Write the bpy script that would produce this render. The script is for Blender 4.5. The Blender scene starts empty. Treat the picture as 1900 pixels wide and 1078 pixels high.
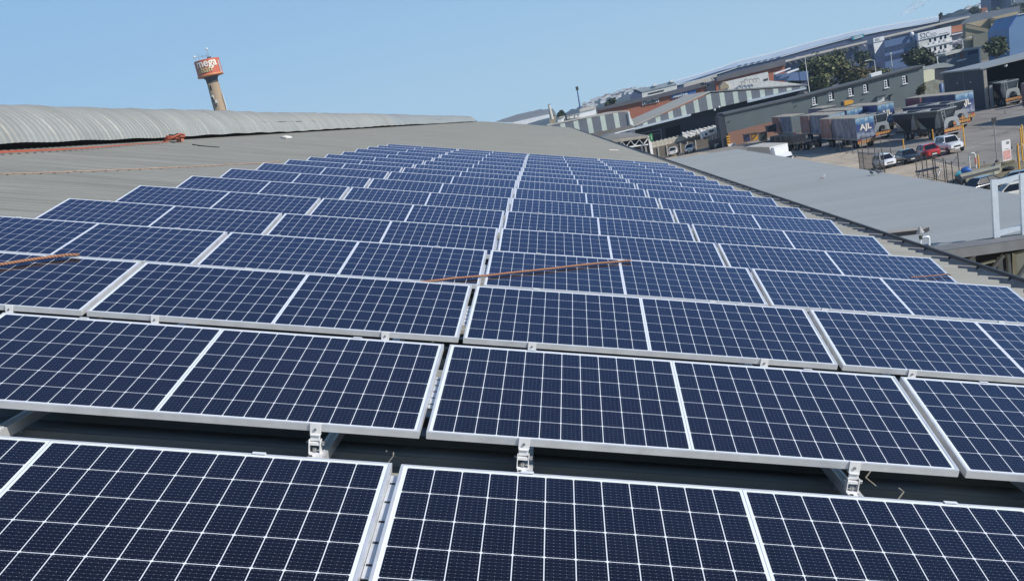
import bpy, math, random
from mathutils import Matrix, Vector
random.seed(7)
S = bpy.context.scene
COL = S.collection
R = math.radians

# ------------------------------------------------------------------ camera
F, CPX, CPY = 2183.4, 950.0, 950.0
CAM = Vector((0.68059, -2.8623, 1.04237))
RIGHT = Vector((0.97695, 0.02518, -0.21199))
DOWN = Vector((-0.19328, -0.31729, -0.92842))
FWD = Vector((-0.09064, 0.94799, -0.30511))
cd = bpy.data.cameras.new("camera")
cam = bpy.data.objects.new("camera", cd)
COL.objects.link(cam)
u, b = -DOWN, -FWD
cam.matrix_world = Matrix(((RIGHT.x, u.x, b.x, CAM.x), (RIGHT.y, u.y, b.y, CAM.y), (RIGHT.z, u.z, b.z, CAM.z), (0, 0, 0, 1)))
cd.sensor_width = 36
cd.lens = F * 36 / 1900
cd.shift_y = (CPY - 539) / 1900
cd.clip_end = 20000
cd.clip_start = 0.05
S.camera = cam

# ------------------------------------------------------------------ light
SUN_AZ, SUN_EL = 118.0, 32.0            # azimuth clockwise from +Y
world = bpy.data.worlds.new("World")
S.world = world
world.use_nodes = True
wn = world.node_tree
bg = wn.nodes["Background"]
sky = wn.nodes.new("ShaderNodeTexSky")
sky.sky_type = 'NISHITA'
sky.sun_disc = False
sky.sun_elevation = R(SUN_EL)
sky.sun_rotation = R(SUN_AZ)
sky.altitude = 0
sky.air_density = 1.0
sky.dust_density = 0.4
sky.ozone_density = 1.6
geo = wn.nodes.new("ShaderNodeTexCoord")
sxyz = wn.nodes.new("ShaderNodeSeparateXYZ")
wn.links.new(geo.outputs['Generated'], sxyz.inputs[0])
ramp = wn.nodes.new("ShaderNodeValToRGB")
els = ramp.color_ramp.elements
els[0].position = 0.0; els[0].color = (.40, .61, .77, 1)
els[1].position = 1.0; els[1].color = (.035, .085, .21, 1)
for p_, c_ in ((.10, (.29, .51, .74, 1)), (.22, (.185, .38, .64, 1)), (.40, (.085, .19, .40, 1)), (.65, (.05, .12, .28, 1))):
    k_ = els.new(p_); k_.color = c_
wn.links.new(sxyz.outputs[2], ramp.inputs[0])
scl = wn.nodes.new("ShaderNodeVectorMath"); scl.operation = 'SCALE'
scl.inputs['Scale'].default_value = 12.8
wn.links.new(ramp.outputs[0], scl.inputs[0])
mixs = wn.nodes.new("ShaderNodeMixRGB")
mixs.inputs[0].default_value = .9
wn.links.new(sky.outputs[0], mixs.inputs[1])
wn.links.new(scl.outputs[0], mixs.inputs[2])
wn.links.new(mixs.outputs[0], bg.inputs[0])
bg.inputs[1].default_value = 0.1
sl = bpy.data.lights.new("sun", 'SUN')
sl.energy = 5.0
sl.angle = R(0.5)
sl.color = (1.0, 0.95, 0.88)
so = bpy.data.objects.new("sun", sl)
COL.objects.link(so)
sd = Vector((math.sin(R(SUN_AZ)) * math.cos(R(SUN_EL)), math.cos(R(SUN_AZ)) * math.cos(R(SUN_EL)), math.sin(R(SUN_EL))))
so.rotation_euler = sd.to_track_quat('Z', 'Y').to_euler()
so.location = (30, -30, 60)
S.view_settings.view_transform = 'Standard'
S.view_settings.look = 'None'
S.view_settings.gamma = 1.0
S.view_settings.exposure = 0.0
S.render.engine = 'CYCLES'
S.cycles.max_bounces = 5
S.cycles.diffuse_bounces = 2
S.cycles.volume_bounces = 0
S.cycles.volume_step_rate = 4.0

GZ = CAM.z - 13.4                       # yard level
PHI = R(16)                             # roof pitch
RT = Matrix.Rotation(PHI, 4, 'Y')       # roof frame -> world

def ray(px, py):
    return RIGHT * ((px - CPX) / F) + DOWN * ((py - CPY) / F) + FWD
def P(px, py, Y):                       # point of a plane at distance Y
    d = ray(px, py)
    return CAM + d * ((Y - CAM.y) / d.y)
def G(px, py, z=GZ):                    # point of a level plane
    d = ray(px, py)
    return CAM + d * ((z - CAM.z) / d.z)

# ------------------------------------------------------------------ materials
def node_mat(name):
    m = bpy.data.materials.new(name)
    m.use_nodes = True
    return m, m.node_tree, m.node_tree.nodes["Principled BSDF"]

def mat(name, col, rough=.6, metal=0.0, var=.12, scale=3.0, bump=0.0, bscale=20.0, dirt=None, dirt_amt=.5, spec=.5, coat=0.0, stretch=(1, 1, 1)):
    m, nt, bs = node_mat(name)
    N, L = nt.nodes, nt.links
    tc = N.new("ShaderNodeTexCoord")
    mp = N.new("ShaderNodeMapping")
    mp.inputs['Scale'].default_value = stretch
    L.new(tc.outputs['Object'], mp.inputs[0])
    nz = N.new("ShaderNodeTexNoise")
    nz.inputs['Scale'].default_value = scale
    nz.inputs['Detail'].default_value = 5
    L.new(mp.outputs[0], nz.inputs['Vector'])
    rp = N.new("ShaderNodeValToRGB")
    c1 = [max(0, c * (1 - var)) for c in col]
    c2 = [min(1, c * (1 + var)) for c in col]
    rp.color_ramp.elements[0].position = .3
    rp.color_ramp.elements[1].position = .7
    rp.color_ramp.elements[0].color = (*c1, 1)
    rp.color_ramp.elements[1].color = (*c2, 1)
    L.new(nz.outputs[0], rp.inputs[0])
    out = rp.outputs[0]
    if dirt:
        n2 = N.new("ShaderNodeTexNoise")
        n2.inputs['Scale'].default_value = scale * .37
        n2.inputs['Detail'].default_value = 8
        n2.inputs['Roughness'].default_value = .65
        L.new(mp.outputs[0], n2.inputs['Vector'])
        r2 = N.new("ShaderNodeValToRGB")
        r2.color_ramp.elements[0].position = .5
        r2.color_ramp.elements[1].position = .72
        r2.color_ramp.elements[0].color = (0, 0, 0, 1)
        r2.color_ramp.elements[1].color = (dirt_amt, dirt_amt, dirt_amt, 1)
        L.new(n2.outputs[0], r2.inputs[0])
        mx = N.new("ShaderNodeMixRGB")
        L.new(r2.outputs[0], mx.inputs[0])
        L.new(out, mx.inputs[1])
        mx.inputs[2].default_value = (*dirt, 1)
        out = mx.outputs[0]
    L.new(out, bs.inputs['Base Color'])
    bs.inputs['Roughness'].default_value = rough
    bs.inputs['Metallic'].default_value = metal
    bs.inputs['Specular IOR Level'].default_value = spec
    if coat:
        bs.inputs['Coat Weight'].default_value = coat
        bs.inputs['Coat Roughness'].default_value = .05
    if bump:
        nb = N.new("ShaderNodeTexNoise")
        nb.inputs['Scale'].default_value = bscale
        nb.inputs['Detail'].default_value = 4
        L.new(mp.outputs[0], nb.inputs['Vector'])
        bp = N.new("ShaderNodeBump")
        bp.inputs['Strength'].default_value = bump
        bp.inputs['Distance'].default_value = .02
        L.new(nb.outputs[0], bp.inputs['Height'])
        L.new(bp.outputs[0], bs.inputs['Normal'])
    return m

class NX:                                # small node-expression helper
    def __init__(s, nt): s.nt = nt
    def m(s, op, a, b=None, c=None):
        n = s.nt.nodes.new("ShaderNodeMath"); n.operation = op
        for i, v in enumerate((a, b, c)):
            if v is None: continue
            if isinstance(v, (int, float)): n.inputs[i].default_value = v
            else: s.nt.links.new(v, n.inputs[i])
        return n.outputs[0]

PL, PW = 2.1, 1.04                       # panel size
def cell_material():
    m, nt, bs = node_mat("cell_glass")
    N, L = nt.nodes, nt.links
    e = NX(nt).m
    tc = N.new("ShaderNodeTexCoord")
    sp = N.new("ShaderNodeSeparateXYZ")
    L.new(tc.outputs['Object'], sp.inputs[0])
    x, y = sp.outputs[0], sp.outputs[1]
    mx, my, mid = .021, .020, .009
    half = PL / 2 - mx - mid
    cx, cy = half / 12, (PW - 2 * my) / 6
    xc = e('ABSOLUTE', e('SUBTRACT', x, PL / 2))             # mirrored about the middle
    xl = e('SUBTRACT', xc, mid)
    ux = e('MULTIPLY', e('FRACT', e('DIVIDE', xl, cx)), cx)
    yl = e('SUBTRACT', y, my)
    uy = e('MULTIPLY', e('FRACT', e('DIVIDE', yl, cy)), cy)
    dx = e('MINIMUM', ux, e('SUBTRACT', cx, ux))             # to the nearest cell edge
    dy = e('MINIMUM', uy, e('SUBTRACT', cy, uy))
    gapx = e('GREATER_THAN', dx, .0014)
    gapy = e('GREATER_THAN', dy, .0015)
    cham = e('GREATER_THAN', e('ADD', dx, dy), .0072)
    inx = e('MULTIPLY', e('GREATER_THAN', xl, 0.0), e('LESS_THAN', xl, half))
    iny = e('MULTIPLY', e('GREATER_THAN', yl, 0.0), e('LESS_THAN', yl, PW - 2 * my))
    cell = e('MULTIPLY', e('MULTIPLY', e('MULTIPLY', gapx, gapy), cham), e('MULTIPLY', inx, iny))
    # thin ribbons along the long side and solder dots on them
    pr = cy / 9.0
    ry = e('ABSOLUTE', e('SUBTRACT', e('MULTIPLY', e('FRACT', e('DIVIDE', uy, pr)), pr), pr / 2))
    px_ = cx / 5.0
    rx = e('ABSOLUTE', e('SUBTRACT', e('MULTIPLY', e('FRACT', e('DIVIDE', ux, px_)), px_), px_ / 2))
    rib = e('LESS_THAN', ry, .00045)
    dot = e('MULTIPLY', e('LESS_THAN', ry, .0009), e('LESS_THAN', rx, .0009))
    # cell tone varies a little from cell to cell and panel to panel
    ci = e('FLOOR', e('DIVIDE', x, cx)); cj = e('FLOOR', e('DIVIDE', yl, cy))
    cv = N.new("ShaderNodeCombineXYZ")
    oi = N.new("ShaderNodeObjectInfo")
    L.new(ci, cv.inputs[0]); L.new(cj, cv.inputs[1]); L.new(e('MULTIPLY', oi.outputs['Random'], 50.0), cv.inputs[2])
    wn_ = N.new("ShaderNodeTexWhiteNoise")
    L.new(cv.outputs[0], wn_.inputs[0])
    tone = e('ADD', e('MULTIPLY', wn_.outputs[0], .35), e('ADD', .68, e('MULTIPLY', oi.outputs['Random'], .3)))
    hsv = N.new("ShaderNodeHueSaturation")
    hsv.inputs['Color'].default_value = (0.0048, 0.0050, 0.0072, 1)
    L.new(tone, hsv.inputs['Value'])
    silver = N.new("ShaderNodeMixRGB")
    L.new(e('MINIMUM', e('ADD', e('MULTIPLY', rib, .13), e('MULTIPLY', dot, .6)), 1.0), silver.inputs[0])
    L.new(hsv.outputs[0], silver.inputs[1])
    silver.inputs[2].default_value = (.5, .54, .62, 1)
    # white sheet, with the grey join line down the middle
    back = N.new("ShaderNodeMixRGB")
    L.new(e('LESS_THAN', xc, .0012), back.inputs[0])
    back.inputs[1].default_value = (.78, .82, .86, 1)
    back.inputs[2].default_value = (.30, .34, .40, 1)
    fin = N.new("ShaderNodeMixRGB")
    L.new(cell, fin.inputs[0])
    L.new(back.outputs[0], fin.inputs[1])
    L.new(silver.outputs[0], fin.inputs[2])
    # dust film
    nz = N.new("ShaderNodeTexNoise"); nz.inputs['Scale'].default_value = 2.2; nz.inputs['Detail'].default_value = 9
    nz.inputs['Roughness'].default_value = .7
    L.new(tc.outputs['Object'], nz.inputs['Vector'])
    n3 = N.new("ShaderNodeTexNoise"); n3.inputs['Scale'].default_value = 190; n3.inputs['Detail'].default_value = 2
    L.new(tc.outputs['Object'], n3.inputs['Vector'])
    speck = e('GREATER_THAN', n3.outputs[0], .72)
    du = N.new("ShaderNodeMixRGB")
    L.new(e('MAXIMUM', e('MULTIPLY', nz.outputs[0], .012), e('MULTIPLY', speck, .16)), du.inputs[0])
    L.new(fin.outputs[0], du.inputs[1])
    du.inputs[2].default_value = (.42, .44, .46, 1)
    L.new(du.outputs[0], bs.inputs['Base Color'])
    bs.inputs['Roughness'].default_value = .6
    bs.inputs['Specular IOR Level'].default_value = 0.0
    # anti-reflective glass: its reflection is bluish
    gl = N.new("ShaderNodeBsdfGlossy")
    gl.inputs['Color'].default_value = (.57, .68, 1.0, 1)
    L.new(e('ADD', .05, e('MULTIPLY', nz.outputs[0], .10)), gl.inputs['Roughness'])
    fr_ = N.new("ShaderNodeFresnel"); fr_.inputs['IOR'].default_value = 1.45
    ms = N.new("ShaderNodeMixShader")
    L.new(fr_.outputs[0], ms.inputs[0]); L.new(bs.outputs[0], ms.inputs[1]); L.new(gl.outputs[0], ms.inputs[2])
    L.new(ms.outputs[0], N["Material Output"].inputs['Surface'])
    return m

def cloud_print(name, c1, c2, c3, scale=.45):
    """printed curtain: a soft picture of cloud and sky colours"""
    m, nt, bs = node_mat(name)
    N, L = nt.nodes, nt.links
    tc = N.new("ShaderNodeTexCoord")
    nz = N.new("ShaderNodeTexNoise"); nz.inputs['Scale'].default_value = scale; nz.inputs['Detail'].default_value = 6
    nz.inputs['Distortion'].default_value = .8
    L.new(tc.outputs['Object'], nz.inputs['Vector'])
    rp = N.new("ShaderNodeValToRGB")
    rp.color_ramp.elements[0].position = .36; rp.color_ramp.elements[0].color = (*c1, 1)
    rp.color_ramp.elements[1].position = .62; rp.color_ramp.elements[1].color = (*c3, 1)
    k = rp.color_ramp.elements.new(.5); k.color = (*c2, 1)
    L.new(nz.outputs[0], rp.inputs[0])
    L.new(rp.outputs[0], bs.inputs['Base Color'])
    bs.inputs['Roughness'].default_value = .45
    return m

def stripe_mat(name, c1, c2, period, duty, axis=0, rough=.6):
    m, nt, bs = node_mat(name)
    N, L = nt.nodes, nt.links
    e = NX(nt).m
    tc = N.new("ShaderNodeTexCoord"); sp = N.new("ShaderNodeSeparateXYZ")
    L.new(tc.outputs['Object'], sp.inputs[0])
    f = e('LESS_THAN', e('FRACT', e('DIVIDE', sp.outputs[axis], period)), duty)
    nz = N.new("ShaderNodeTexNoise"); nz.inputs['Scale'].default_value = .8; nz.inputs['Detail'].default_value = 6
    L.new(tc.outputs['Object'], nz.inputs['Vector'])
    mx = N.new("ShaderNodeMixRGB"); L.new(f, mx.inputs[0])
    mx.inputs[1].default_value = (*c1, 1); mx.inputs[2].default_value = (*c2, 1)
    hs = N.new("ShaderNodeHueSaturation"); L.new(e('ADD', .8, e('MULTIPLY', nz.outputs[0], .4)), hs.inputs['Value'])
    L.new(mx.outputs[0], hs.inputs['Color'])
    L.new(hs.outputs[0], bs.inputs['Base Color'])
    bs.inputs['Roughness'].default_value = rough
    return m

def brick_mat(name, c1, c2, mortar, scale):
    m, nt, bs = node_mat(name)
    N, L = nt.nodes, nt.links
    tc = N.new("ShaderNodeTexCoord"); mp = N.new("ShaderNodeMapping")
    mp.inputs['Rotation'].default_value = (R(90), 0, 0)
    L.new(tc.outputs['Object'], mp.inputs[0])
    br = N.new("ShaderNodeTexBrick")
    br.inputs['Color1'].default_value = (*c1, 1); br.inputs['Color2'].default_value = (*c2, 1); br.inputs['Mortar'].default_value = (*mortar, 1)
    br.inputs['Scale'].default_value = scale
    L.new(mp.outputs[0], br.inputs['Vector'])
    L.new(br.outputs[0], bs.inputs['Base Color'])
    bs.inputs['Roughness'].default_value = .85
    return m

M = {}
M['cells'] = cell_material()
M['alu'] = mat('aluminium', (.74, .75, .76), .36, .45, .10, 9, dirt=(.5, .5, .48), dirt_amt=.4)
M['alu_bright'] = mat('bright_aluminium', (.86, .86, .85), .35, .2, .05, 30)
M['bolt'] = mat('bolt_steel', (.45, .45, .44), .35, .8)
M['backsheet'] = mat('backsheet', (.03, .03, .035), .6)
M['roof'] = mat('weathered_roof', (.25, .25, .235), .55, .15, .07, .5, dirt=(.20, .19, .17), dirt_amt=.45, stretch=(.35, 2.2, 1))
M['vent'] = mat('vent_sheet', (.325, .33, .305), .42, .2, .12, .7, dirt=(.20, .20, .17), dirt_amt=.5, stretch=(1, 2.5, 1))
M['gutter'] = mat('gutter_grey', (.36, .33, .29), .7, 0, .15, 2, dirt=(.12, .11, .09), dirt_amt=.5)
M['rim'] = mat('shaded_rim', (.03, .035, .045), .5)  # shaded side of the gutter rim, painted dark
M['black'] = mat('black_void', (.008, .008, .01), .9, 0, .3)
M['roof2'] = mat('blue_grey_roof', (.285, .31, .315), .6, 0, .05, .35, dirt=(.235, .25, .245), dirt_amt=.5, stretch=(.3, 2, 1))
M['cream'] = mat('cream_paint', (.70, .67, .56), .7, 0, .12, 1.2, dirt=(.35, .30, .22), dirt_amt=.4)
M['galv'] = mat('galvanised_steel', (.62, .68, .74), .4, .25, .08, 8)
M['steel_dark'] = mat('dark_steel', (.06, .06, .065), .6, .2)
M['steel_grey'] = mat('grey_steel', (.30, .31, .32), .5, .3)
M['rope'] = None
M['orange'] = mat('orange_webbing', (.34, .085, .05), .8, 0, .25, 25)
M['white'] = mat('white_paint', (.80, .80, .79), .5, 0, .06, 1.5, dirt=(.5, .47, .42), dirt_amt=.25)
M['offwhite'] = mat('offwhite_sheet', (.62, .63, .60), .6, 0, .12, .8)
M['tarmac'] = mat('tarmac', (.26, .24, .21), .9, 0, .22, .12, dirt=(.36, .325, .27), dirt_amt=.7, bump=.3, bscale=2)
M['sand'] = mat('sandy_concrete', (.47, .395, .30), .9, 0, .18, .15, dirt=(.22, .19, .16), dirt_amt=.55, bump=.3, bscale=3)
M['plain'] = mat('dusty_ground', (.20, .19, .15), .95, 0, .3, .01, dirt=(.08, .10, .05), dirt_amt=.8)
M['green_grey'] = mat('green_grey_cladding', (.115, .14, .145), .6, 0, .10, .25, dirt=(.17, .19, .19), dirt_amt=.3)
M['navy_dark'] = mat('dark_navy_sheet', (.035, .042, .058), .6, 0, .15, .4)
M['slate'] = mat('slate_cladding', (.14, .17, .21), .55, 0, .08, .2)
M['strip_a'] = stripe_mat('translucent_strip_cladding', (.165, .18, .205), (.55, .62, .55), 2.86, .36)
M['fibro'] = mat('fibre_cement_roof', (.46, .44, .38), .8, 0, .15, .3, dirt=(.25, .23, .19), dirt_amt=.6, stretch=(.4, 2.5, 1))
M['grey_roof'] = mat('grey_sheet_roof', (.23, .24, .25), .6, .1, .1, .4)
M['brick'] = brick_mat('red_brick', (.40, .13, .07), (.34, .11, .06), (.36, .20, .14), 1.6)
M['brick2'] = brick_mat('brown_brick', (.30, .15, .10), (.25, .12, .08), (.30, .22, .17), 2.2)
M['navy'] = mat('navy_cladding', (.075, .10, .175), .5, .1, .08, .08)
M['eroof'] = mat('pale_metal_roof', (.62, .68, .72), .4, .2, .06, .1)
M['beige'] = mat('beige_canopy', (.52, .49, .43), .6, 0, .12, .3)
M['glass_navy'] = mat('navy_glass', (.035, .055, .13), .12, .2, .3, .5, coat=.6)
M['office_blue'] = mat('office_blue', (.10, .16, .30), .5, 0, .08, .2)
M['tan'] = mat('tan_cladding', (.36, .30, .20), .7, 0, .08, .2)
M['olive'] = mat('olive_cladding', (.16, .165, .13), .7, 0, .10, .2)
M['terracotta'] = mat('terracotta_panel', (.42, .17, .09), .7, 0, .1, .4)
M['bright_blue'] = mat('bright_blue_cladding', (.13, .235, .40), .5, 0, .06, .25)
M['glass'] = mat('window_glass', (.012, .016, .024), .15, 0, .2, 3, spec=.35)
M['wtrim'] = mat('white_trim', (.78, .79, .80), .5)
M['concrete'] = mat('stained_concrete', (.38, .285, .19), .85, 0, .18, .35, dirt=(.22, .17, .12), dirt_amt=.7, stretch=(1, 1, .25), bump=.2, bscale=6)
M['drum'] = mat('orange_red_drum', (.54, .125, .06), .5, 0, .10, .4)
M['drum_rim'] = mat('orange_rim', (.62, .24, .10), .5)
M['letter'] = mat('letter_white', (.85, .80, .70), .5, 0, .05)
M['letter_tan'] = mat('letter_tan', (.55, .47, .25), .6, 0, .2, 3)
M['leaf'] = None
M['bark'] = mat('bark', (.09, .07, .05), .9, 0, .3, 8)
M['hillgreen'] = mat('hill_green', (.035, .052, .05), .95, 0, .5, .02)
M['yellow'] = mat('yellow_paint', (.70, .36, .04), .55, 0, .1, 6)
M['car_white'] = mat('white_car_paint', (.82, .83, .84), .25, 0, .03, 2, coat=.8)
M['car_red'] = mat('red_car_paint', (.50, .028, .022), .25, 0, .05, 2, coat=.8)
M['car_dark'] = mat('charcoal_car_paint', (.022, .03, .042), .25, .2, .1, 2, coat=.9)
M['car_blue'] = mat('blue_truck_paint', (.05, .10, .28), .3, 0, .08, 2, coat=.6)
M['tyre'] = mat('rubber', (.018, .018, .02), .85)
M['chrome'] = mat('polished_metal', (.7, .7, .72), .18, .9)
M['lamp'] = mat('lamp_lens', (.75, .78, .80), .15, 0, .05, coat=.8)
M['tail'] = mat('tail_lens', (.45, .02, .02), .25, coat=.6)
M['plate'] = mat('number_plate', (.75, .75, .70), .5)
M['tarp_roof'] = mat('beige_tarp_roof', (.36, .33, .27), .75, 0, .15, .6)
M['curtain_dark'] = cloud_print('printed_curtain_dusk', (.035, .05, .10), (.10, .13, .22), (.22, .24, .32), .5)
M['curtain_red'] = cloud_print('printed_curtain_maroon', (.12, .04, .045), (.22, .10, .10), (.26, .17, .17), .7)
def rear_print(name):
    m, nt, bs = node_mat(name)
    N, L = nt.nodes, nt.links
    e = NX(nt).m
    tc = N.new("ShaderNodeTexCoord"); sp = N.new("ShaderNodeSeparateXYZ"); L.new(tc.outputs['Object'], sp.inputs[0])
    nz = N.new("ShaderNodeTexNoise"); nz.inputs['Scale'].default_value = 1.1; nz.inputs['Detail'].default_value = 6; nz.inputs['Distortion'].default_value = .6
    L.new(tc.outputs['Object'], nz.inputs['Vector'])
    v = e('ADD', e('DIVIDE', e('SUBTRACT', sp.outputs[2], 1.25), 2.9), e('MULTIPLY', e('SUBTRACT', nz.outputs[0], .5), .55))
    rp = N.new("ShaderNodeValToRGB"); el = rp.color_ramp.elements
    el[0].position = 0; el[0].color = (.16, .18, .24, 1); el[1].position = 1; el[1].color = (.16, .32, .46, 1)
    for p_, c_ in ((.16, (.34, .38, .46, 1)), (.32, (.07, .10, .22, 1)), (.62, (.035, .065, .20, 1)), (.80, (.13, .28, .46, 1)), (.90, (.38, .52, .60, 1))):
        k = el.new(p_); k.color = c_
    L.new(v, rp.inputs[0]); L.new(rp.outputs[0], bs.inputs['Base Color']); bs.inputs['Roughness'].default_value = .5
    return m
M['curtain_sky'] = rear_print('printed_rear_sky')
M['tip_black'] = mat('tipper_black', (.018, .021, .03), .5, .1, .3, 1.5)
M['tip_grey'] = mat('tipper_grey', (.32, .34, .35), .5, .1, .15, 1.5)
M['tip_navy'] = mat('tipper_navy', (.03, .045, .13), .45, .1, .2, 1.5)
M['chevron'] = stripe_mat('orange_chevron_board', (.52, .29, .08), (.38, .12, .06), .34, .35, 1)
M['bag'] = mat('woven_bag', (.60, .55, .44), .9, 0, .2, 3, bump=.6, bscale=4)
M['tarp_white'] = mat('white_tarp', (.74, .73, .69), .7, 0, .12, 1.5, bump=.8, bscale=2.5)
M['slats'] = stripe_mat('weathered_slats', (.20, .175, .14), (.10, .085, .07), .22, .25, 2, .9)
M['green_sign'] = mat('green_sign', (.03, .22, .07), .5)
M['teal'] = mat('teal_sign', (.05, .32, .42), .5)
M['sign_blue'] = mat('sign_blue', (.08, .16, .42), .5)
M['sign_red'] = mat('sign_red', (.55, .20, .16), .6)
M['ink'] = mat('dark_lettering', (.03, .03, .035), .6)
M['ink_grey'] = mat('grey_lettering', (.22, .22, .24), .6)
M['mesh'] = mat('gate_mesh', (.045, .045, .05), .7)
M['pigeon'] = mat('pigeon_grey', (.14, .15, .18), .7, 0, .4, 20)
M['pigeon_white'] = mat('pigeon_white', (.33, .33, .34), .7)
M['skip'] = mat('worn_skip', (.26, .27, .22), .8, .1, .3, 1.2, dirt=(.25, .12, .06), dirt_amt=.6)
M['house_white'] = mat('house_white', (.80, .79, .76), .8)
M['house_red'] = mat('house_tile', (.30, .12, .07), .8)
M['blue_bag'] = mat('blue_plastic', (.02, .10, .35), .4)

def ribbed_roof(name, col, line, pitch, off, width):
    m = mat(name, col, .6, .1, .07, .5, dirt=(.19, .18, .155), dirt_amt=.5, stretch=(.3, 2.2, 1))
    nt = m.node_tree; N, L = nt.nodes, nt.links; bs = N["Principled BSDF"]; e = NX(nt).m
    src = bs.inputs['Base Color'].links[0].from_socket
    tc = N.new("ShaderNodeTexCoord"); sp = N.new("ShaderNodeSeparateXYZ"); L.new(tc.outputs['Object'], sp.inputs[0])
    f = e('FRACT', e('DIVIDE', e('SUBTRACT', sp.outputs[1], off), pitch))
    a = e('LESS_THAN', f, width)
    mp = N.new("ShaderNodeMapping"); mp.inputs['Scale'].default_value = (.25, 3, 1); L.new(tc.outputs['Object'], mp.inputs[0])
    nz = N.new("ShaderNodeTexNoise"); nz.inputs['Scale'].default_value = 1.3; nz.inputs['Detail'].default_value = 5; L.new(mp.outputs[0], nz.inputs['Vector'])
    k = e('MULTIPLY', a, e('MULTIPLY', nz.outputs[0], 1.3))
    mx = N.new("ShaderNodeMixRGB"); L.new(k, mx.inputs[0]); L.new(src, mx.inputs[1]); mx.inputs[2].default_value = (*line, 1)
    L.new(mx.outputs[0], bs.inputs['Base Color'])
    return m
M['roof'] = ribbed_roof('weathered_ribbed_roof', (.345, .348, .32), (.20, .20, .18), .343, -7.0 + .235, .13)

def yard_wear(m, amt):
    nt = m.node_tree; N, L = nt.nodes, nt.links; bs = N["Principled BSDF"]; e = NX(nt).m
    src = bs.inputs['Base Color'].links[0].from_socket
    tc = N.new("ShaderNodeTexCoord")
    v = N.new("ShaderNodeTexVoronoi"); v.feature = 'DISTANCE_TO_EDGE'; v.inputs['Scale'].default_value = .16; L.new(tc.outputs['Object'], v.inputs['Vector'])
    cr = e('MULTIPLY', e('LESS_THAN', v.outputs['Distance'], .012), .7)
    mp = N.new("ShaderNodeMapping"); mp.inputs['Rotation'].default_value = (0, 0, .5); mp.inputs['Scale'].default_value = (1.1, .05, 1); L.new(tc.outputs['Object'], mp.inputs[0])
    n1 = N.new("ShaderNodeTexNoise"); n1.inputs['Scale'].default_value = 1.0; n1.inputs['Detail'].default_value = 4; L.new(mp.outputs[0], n1.inputs['Vector'])
    tr = e('MULTIPLY', e('GREATER_THAN', n1.outputs[0], .60), .35)
    n2 = N.new("ShaderNodeTexNoise"); n2.inputs['Scale'].default_value = .45; n2.inputs['Detail'].default_value = 7; L.new(tc.outputs['Object'], n2.inputs['Vector'])
    oil = e('MULTIPLY', e('GREATER_THAN', n2.outputs[0], .66), .55)
    mx = N.new("ShaderNodeMixRGB"); L.new(e('MULTIPLY', e('MAXIMUM', e('MAXIMUM', cr, tr), oil), amt), mx.inputs[0]); L.new(src, mx.inputs[1]); mx.inputs[2].default_value = (.07, .062, .055, 1)
    L.new(mx.outputs[0], bs.inputs['Base Color'])
yard_wear(M['tarmac'], .8); yard_wear(M['sand'], .55)

def leaf_mat(name, a, b):
    m, nt, bs = node_mat(name)
    N, L = nt.nodes, nt.links
    g = N.new("ShaderNodeNewGeometry")
    rp = N.new("ShaderNodeValToRGB")
    rp.color_ramp.elements[0].color = (*a, 1); rp.color_ramp.elements[1].color = (*b, 1)
    L.new(g.outputs['Random Per Island'], rp.inputs[0])
    L.new(rp.outputs[0], bs.inputs['Base Color'])
    bs.inputs['Roughness'].default_value = .6
    return m
M['leaf'] = leaf_mat('leaf_green', (.022, .034, .010), (.15, .16, .055))
M['leaf_dark'] = leaf_mat('leaf_dark_green', (.012, .024, .012), (.075, .10, .042))
M['leaf_olive'] = leaf_mat('leaf_olive', (.045, .045, .014), (.17, .145, .05))

def rope_mat():
    m, nt, bs = node_mat('twisted_orange_rope')
    N, L = nt.nodes, nt.links
    tc = N.new("ShaderNodeTexCoord")
    w = N.new("ShaderNodeTexWave"); w.inputs['Scale'].default_value = 22; w.bands_direction = 'DIAGONAL'
    L.new(tc.outputs['Object'], w.inputs['Vector'])
    rp = N.new("ShaderNodeValToRGB")
    rp.color_ramp.elements[0].color = (.14, .055, .03, 1); rp.color_ramp.elements[1].color = (.40, .21, .13, 1)
    L.new(w.outputs[0], rp.inputs[0]); L.new(rp.outputs[0], bs.inputs['Base Color'])
    bs.inputs['Roughness'].default_value = .85
    return m
M['rope'] = rope_mat()
M['rope_pale'] = mat('faded_rope', (.36, .24, .18), .85, 0, .3, 12)

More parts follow.
